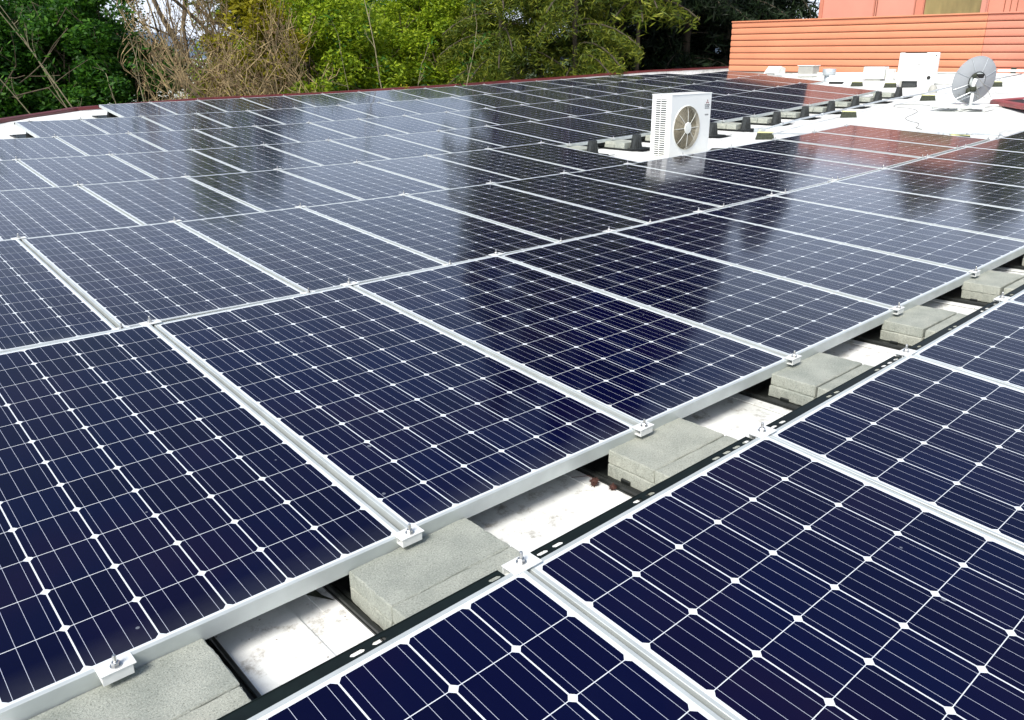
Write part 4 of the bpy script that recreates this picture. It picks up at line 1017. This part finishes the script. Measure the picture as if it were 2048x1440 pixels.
for a, r, top, rad, n, m_, ls, z0, lab in [
    (66.6, 38, 2.2, 1.9, 7000, 'leaf_lime', .14, -3.5, 'small yellow green tree seen through the bare branches below the sky gap'),
    (64.8, 31, 4.0, 1.6, 12000, 'leaf_yellow', .13, -3, 'yellowish tree glowing through the bare twigs'),
    (62.2, 37, 4.2, 1.9, 20000, 'leaf_yellow', .13, -3, 'yellow green tree just left of the bright lime tree'),
    (64.0, 46, 10.5, 2.0, 12000, 'leaf_dark', .18, -1, 'tall narrow dark tree far behind the bare trees'),
    (66.9, 44, 12.0, 1.5, 5000, 'leaf_lime', .16, 2.6, 'thin high tree with green tufts above the bare branches'),
    (60.3, 33, 3.9, 2.4, 40000, 'leaf_lime', .125, -3, 'bright lime green tree beside the bare branches'),
    (57.2, 37, 4.3, 2.5, 40000, 'leaf_lime', .13, -2.6, 'bright lime green tree in the middle with a pale trunk below'),
    (54.4, 36, 4.1, 2.4, 38000, 'leaf_lime', .125, -3, 'lime green tree right of the middle pale trunk'),
    (51.8, 37, 4.2, 2.4, 36000, 'leaf_lime', .13, -3, 'lime green tree next to the olive conifers'),
    (58.6, 44, 4.9, 3.0, 16000, 'leaf_dark', .16, -3, 'darker green tree behind the lime trees'),
    (53.4, 45, 5.0, 3.2, 18000, 'leaf_dark', .16, -3, 'dark green tree behind the right lime trees'),
    (61.2, 25.6, .75, 1.1, 9000, 'leaf_lime', .10, -3, 'low light green shrub peeping over the red roof edge'),
    (55.6, 25.6, .55, .8, 4000, 'leaf_yellow', .09, -3, 'small yellow budding bush above the red roof edge')]:
    x, y = polar(a, r); leafy('leafy_tree' if r > 26 else 'leafy_shrub', lab, x, y, top, rad, m_, 'bark', int(n*1.7), ls*.85, 80, z0, tight=.30, stems=2)
for a, r, l, t, w, lab in [(56.2, 25.8, .10, 3.0, .055, 'slender pale trunk standing in front of the lime trees'), (52.9, 26.5, -.16, 2.3, .050, 'pale forked stem leaning right in front of the lime trees'),
                        (58.3, 25.9, .12, 2.0, .028, 'thin budding sapling left of the slender pale trunk'), (55.3, 25.4, -.12, 1.2, .030, 'short bare stem beside the small yellow bush')]:
    stem(lab, a, r, l, t, w)
def redwood(lab, a, r, top, rad, n, leafm, ls, z0=-3.0, trunk=.35, group=None):
    reseed(lab); x, y = polar(a, r); root = empty('redwood_tree', (x, y, GZ)); tag(root, lab, 'tree', group); h = top-GZ; segs = []
    for k in range(12): segs.append([0, 0, h*k/12, rng.normal()*.03, rng.normal()*.03, h*(k+1)/12, trunk*(1-.9*k/12), trunk*(1-.9*(k+1)/12)])
    pos = []; nb = 95
    for b in range(nb):
        f = (b+.5)/nb; z = (z0-GZ) + (h-(z0-GZ))*f; az = rng.uniform(0, 2*math.pi); ln = rad*(1-f)**.6*rng.uniform(.75, 1.15)+.25
        dx, dy = math.cos(az), math.sin(az); pts = []
        for t in range(6):
            u = t/5; pts.append(np.array([dx*ln*u, dy*ln*u, z + .25*ln*u - .55*ln*u*u]))
        for p0, p1 in zip(pts, pts[1:]): segs.append([*p0, *p1, .035, .02])
        m_ = int(n/nb); u = rng.uniform(.12, 1, m_)**.7
        base = np.stack([dx*ln*u, dy*ln*u, z + .25*ln*u - .55*ln*u*u], 1)
        side = rng.normal(size=m_)*(.30*ln*(1.05-u)+.10); hang = -np.abs(rng.normal(size=m_))*.26
        base += np.stack([-dy*side, dx*side, hang - .12*np.abs(side)], 1); pos.append(base)
    obj('trunk', big_mesh('trunk', tubes(segs, 8), 4, M['bark_dark']), root)
    obj('crown', big_mesh('crown', leaves(np.concatenate(pos), ls, 2.3, .55, .34), 4, M[leafm]), root)
for a, r, top, rad, n, m_, ls, lab in [
    (48.9, 33, 13, 2.8, 95000, 'leaf_olive', .095, 'olive green conifer with drooping sprays next to the lime trees'),
    (46.4, 35, 19, 3.2, 100000, 'leaf_olive', .095, 'tall olive conifer with yellowish hanging sprays'),
    (44.0, 33, 17, 2.9, 95000, 'leaf_olive', .095, 'olive green conifer just left of the dark trunk'),
    (41.3, 39, 24, 3.0, 30000, 'leaf_black', .20, 'dark redwood with a thick visible trunk'),
    (39.2, 42, 23, 3.6, 46000, 'leaf_black', .22, 'near black redwood right of the thick trunk'),
    (36.8, 40, 22, 3.4, 46000, 'leaf_black', .22, 'near black redwood left of the orange wall'),
    (34.3, 43, 19, 3.6, 46000, 'leaf_black', .22, 'near black redwood at the left end of the orange wall'),
    (42.6, 50, 22, 4.5, 36000, 'leaf_black', .26, 'dark redwood far back beside the thick trunk'),
    (37.8, 52, 22, 4.6, 36000, 'leaf_black', .26, 'dark redwood far back in the darkest gap'),
    (33.0, 51, 14, 4.2, 26000, 'leaf_black', .26, 'dark conifer behind the left end of the orange wall'),
    (30.4, 48, 13, 4.0, 26000, 'leaf_black', .24, 'dark conifer left of the pink block behind the wall'),
    (21.0, 47, 9.6, 6.5, 30000, 'leaf_olive', .24, 'conifer hidden mostly by the pink block'),
    (16.8, 43, 8.8, 6.5, 34000, 'leaf_olive', .22, 'olive conifer at the top right corner behind the wall'),
    (39.9, 34, 9.5, 1.9, 9000, 'leaf_olive', .16, 'yellowish hanging conifer sprays against the darkest trees')]:
    redwood(lab, a, r, top, rad, n, m_, ls, -3.6 if 'sprays against' not in lab else 3.0, .42 if 'thick visible' in lab else .13 if m_ == 'leaf_olive' else .24)
for a, r, w in ((70.5, 66, 9), ):
    pass
fb = empty('far_building', (*polar(69.4, 66), GZ), R(69.4+90)); tag(fb, 'low white roofed building far behind the bare branches', 'building')
obj('wall', MB().box(-5, 5, -3, 3, 0, 5.2).mesh('far_wall', M['cream']), fb); obj('roof', MB().box(-5.4, 5.4, -3.4, 3.4, 5.201, 5.9, bev=.05).mesh('far_roof', M['roof']), fb)
# distant ridge
mb = MB(); nn = 60
for k in range(nn+1):
    a = 30 + 70*k/nn; x, y = polar(a, 2300); hh = 74 + 16*math.sin(a*.35) + 9*math.sin(a*.9+1) + 4*math.sin(a*2.3)
    x2, y2 = polar(a, 2900); mb.v += [(x, y, -6), (x*1.12, y*1.12, hh), (x2, y2, -6)]
for k in range(nn):
    for j in (0, 1): mb.f.append((k*3+j, k*3+3+j, k*3+4+j, k*3+1+j)); mb.mi.append(0)
tag(obj('hills', mb.mesh('hills', M['hill'], True)), kind='structure')
# scrub under the trees
n = 60000; a = rng.uniform(16, 84, n); r = rng.uniform(26, 60, n)
pos = np.stack([CX+r*np.cos(np.radians(a)), CY+r*np.sin(np.radians(a)), GZ + np.abs(rng.normal(size=n))*.7 + .1], 1)
tag(obj('undergrowth', big_mesh('undergrowth', leaves(pos, .5, 1.4, 0, .7), 4, M['leaf_dark'])), 'low dark undergrowth beneath the trees', 'undergrowth', kind='stuff')

# ---------------------------------------------------------------- sky, sun, camera
SUN = Vector((-.72, -.26, .85)).normalized()
w = bpy.data.worlds.new('World'); S.world = w; w.use_nodes = True; nt = w.node_tree; bg = nt.nodes['Background']
sky = nt.nodes.new('ShaderNodeTexSky'); sky.sky_type = 'NISHITA'; sky.sun_disc = False
sky.sun_elevation = math.asin(SUN.z); sky.sun_rotation = math.atan2(SUN.x, SUN.y)
sky.air_density = 1.2; sky.dust_density = 2.5
tc = nt.nodes.new('ShaderNodeTexCoord'); mp = nt.nodes.new('ShaderNodeMapping'); mp.inputs['Scale'].default_value = (1, 1, 2.6)
no = nt.nodes.new('ShaderNodeTexNoise'); no.inputs['Scale'].default_value = 2.1; no.inputs['Detail'].default_value = 5; no.inputs['Roughness'].default_value = .55
nt.links.new(tc.outputs['Generated'], mp.inputs[0]); nt.links.new(mp.outputs[0], no.inputs['Vector'])
cl = ramp(nt, no.outputs[0], [(.36, (.45,)*3), (.66, (.95,)*3)])
sz = nt.nodes.new('ShaderNodeSeparateXYZ'); nt.links.new(tc.outputs['Generated'], sz.inputs[0])
hz = ramp(nt, sz.outputs[2], [(.20, (1, 1, 1)), (.44, (.05, .05, .05))])
cl = math_(nt, 'MULTIPLY', cl, hz)
mx = nt.nodes.new('ShaderNodeMix'); mx.data_type = 'RGBA'
nt.links.new(cl, mx.inputs['Factor']); nt.links.new(sky.outputs[0], mx.inputs[6]); mx.inputs[7].default_value = (8.6, 9.6, 11.6, 1)
nt.links.new(mx.outputs[2], bg.inputs[0]); bg.inputs[1].default_value = .10
l = bpy.data.lights.new('sun', 'SUN'); l.energy = 3.3; l.angle = R(20); l.color = (1, .955, .88)
lo = bpy.data.objects.new('sun', l); COL.objects.link(lo); lo.rotation_euler = (-SUN).to_track_quat('-Z', 'Y').to_euler()

cam = bpy.data.cameras.new('camera'); co = bpy.data.objects.new('camera', cam); COL.objects.link(co); S.camera = co
yaw, pit, rol = .84461, .35918, -.00985
F = Vector((math.cos(yaw)*math.cos(pit), math.sin(yaw)*math.cos(pit), -math.sin(pit))); Rr = Vector((math.sin(yaw), -math.cos(yaw), 0)); U = Rr.cross(F)
R2 = Rr*math.cos(rol) + U*math.sin(rol); U2 = -Rr*math.sin(rol) + U*math.cos(rol)
co.matrix_world = Matrix(((R2.x, U2.x, -F.x, CX), (R2.y, U2.y, -F.y, CY), (R2.z, U2.z, -F.z, 1.28863), (0, 0, 0, 1)))
cam.sensor_width = 36; cam.lens = 1612.126/2048*36; cam.clip_start = .05; cam.clip_end = 8000
S.render.engine = 'CYCLES'
S.view_settings.view_transform = 'Standard'; S.view_settings.look = 'None'; S.view_settings.gamma = 1; S.view_settings.exposure = .62
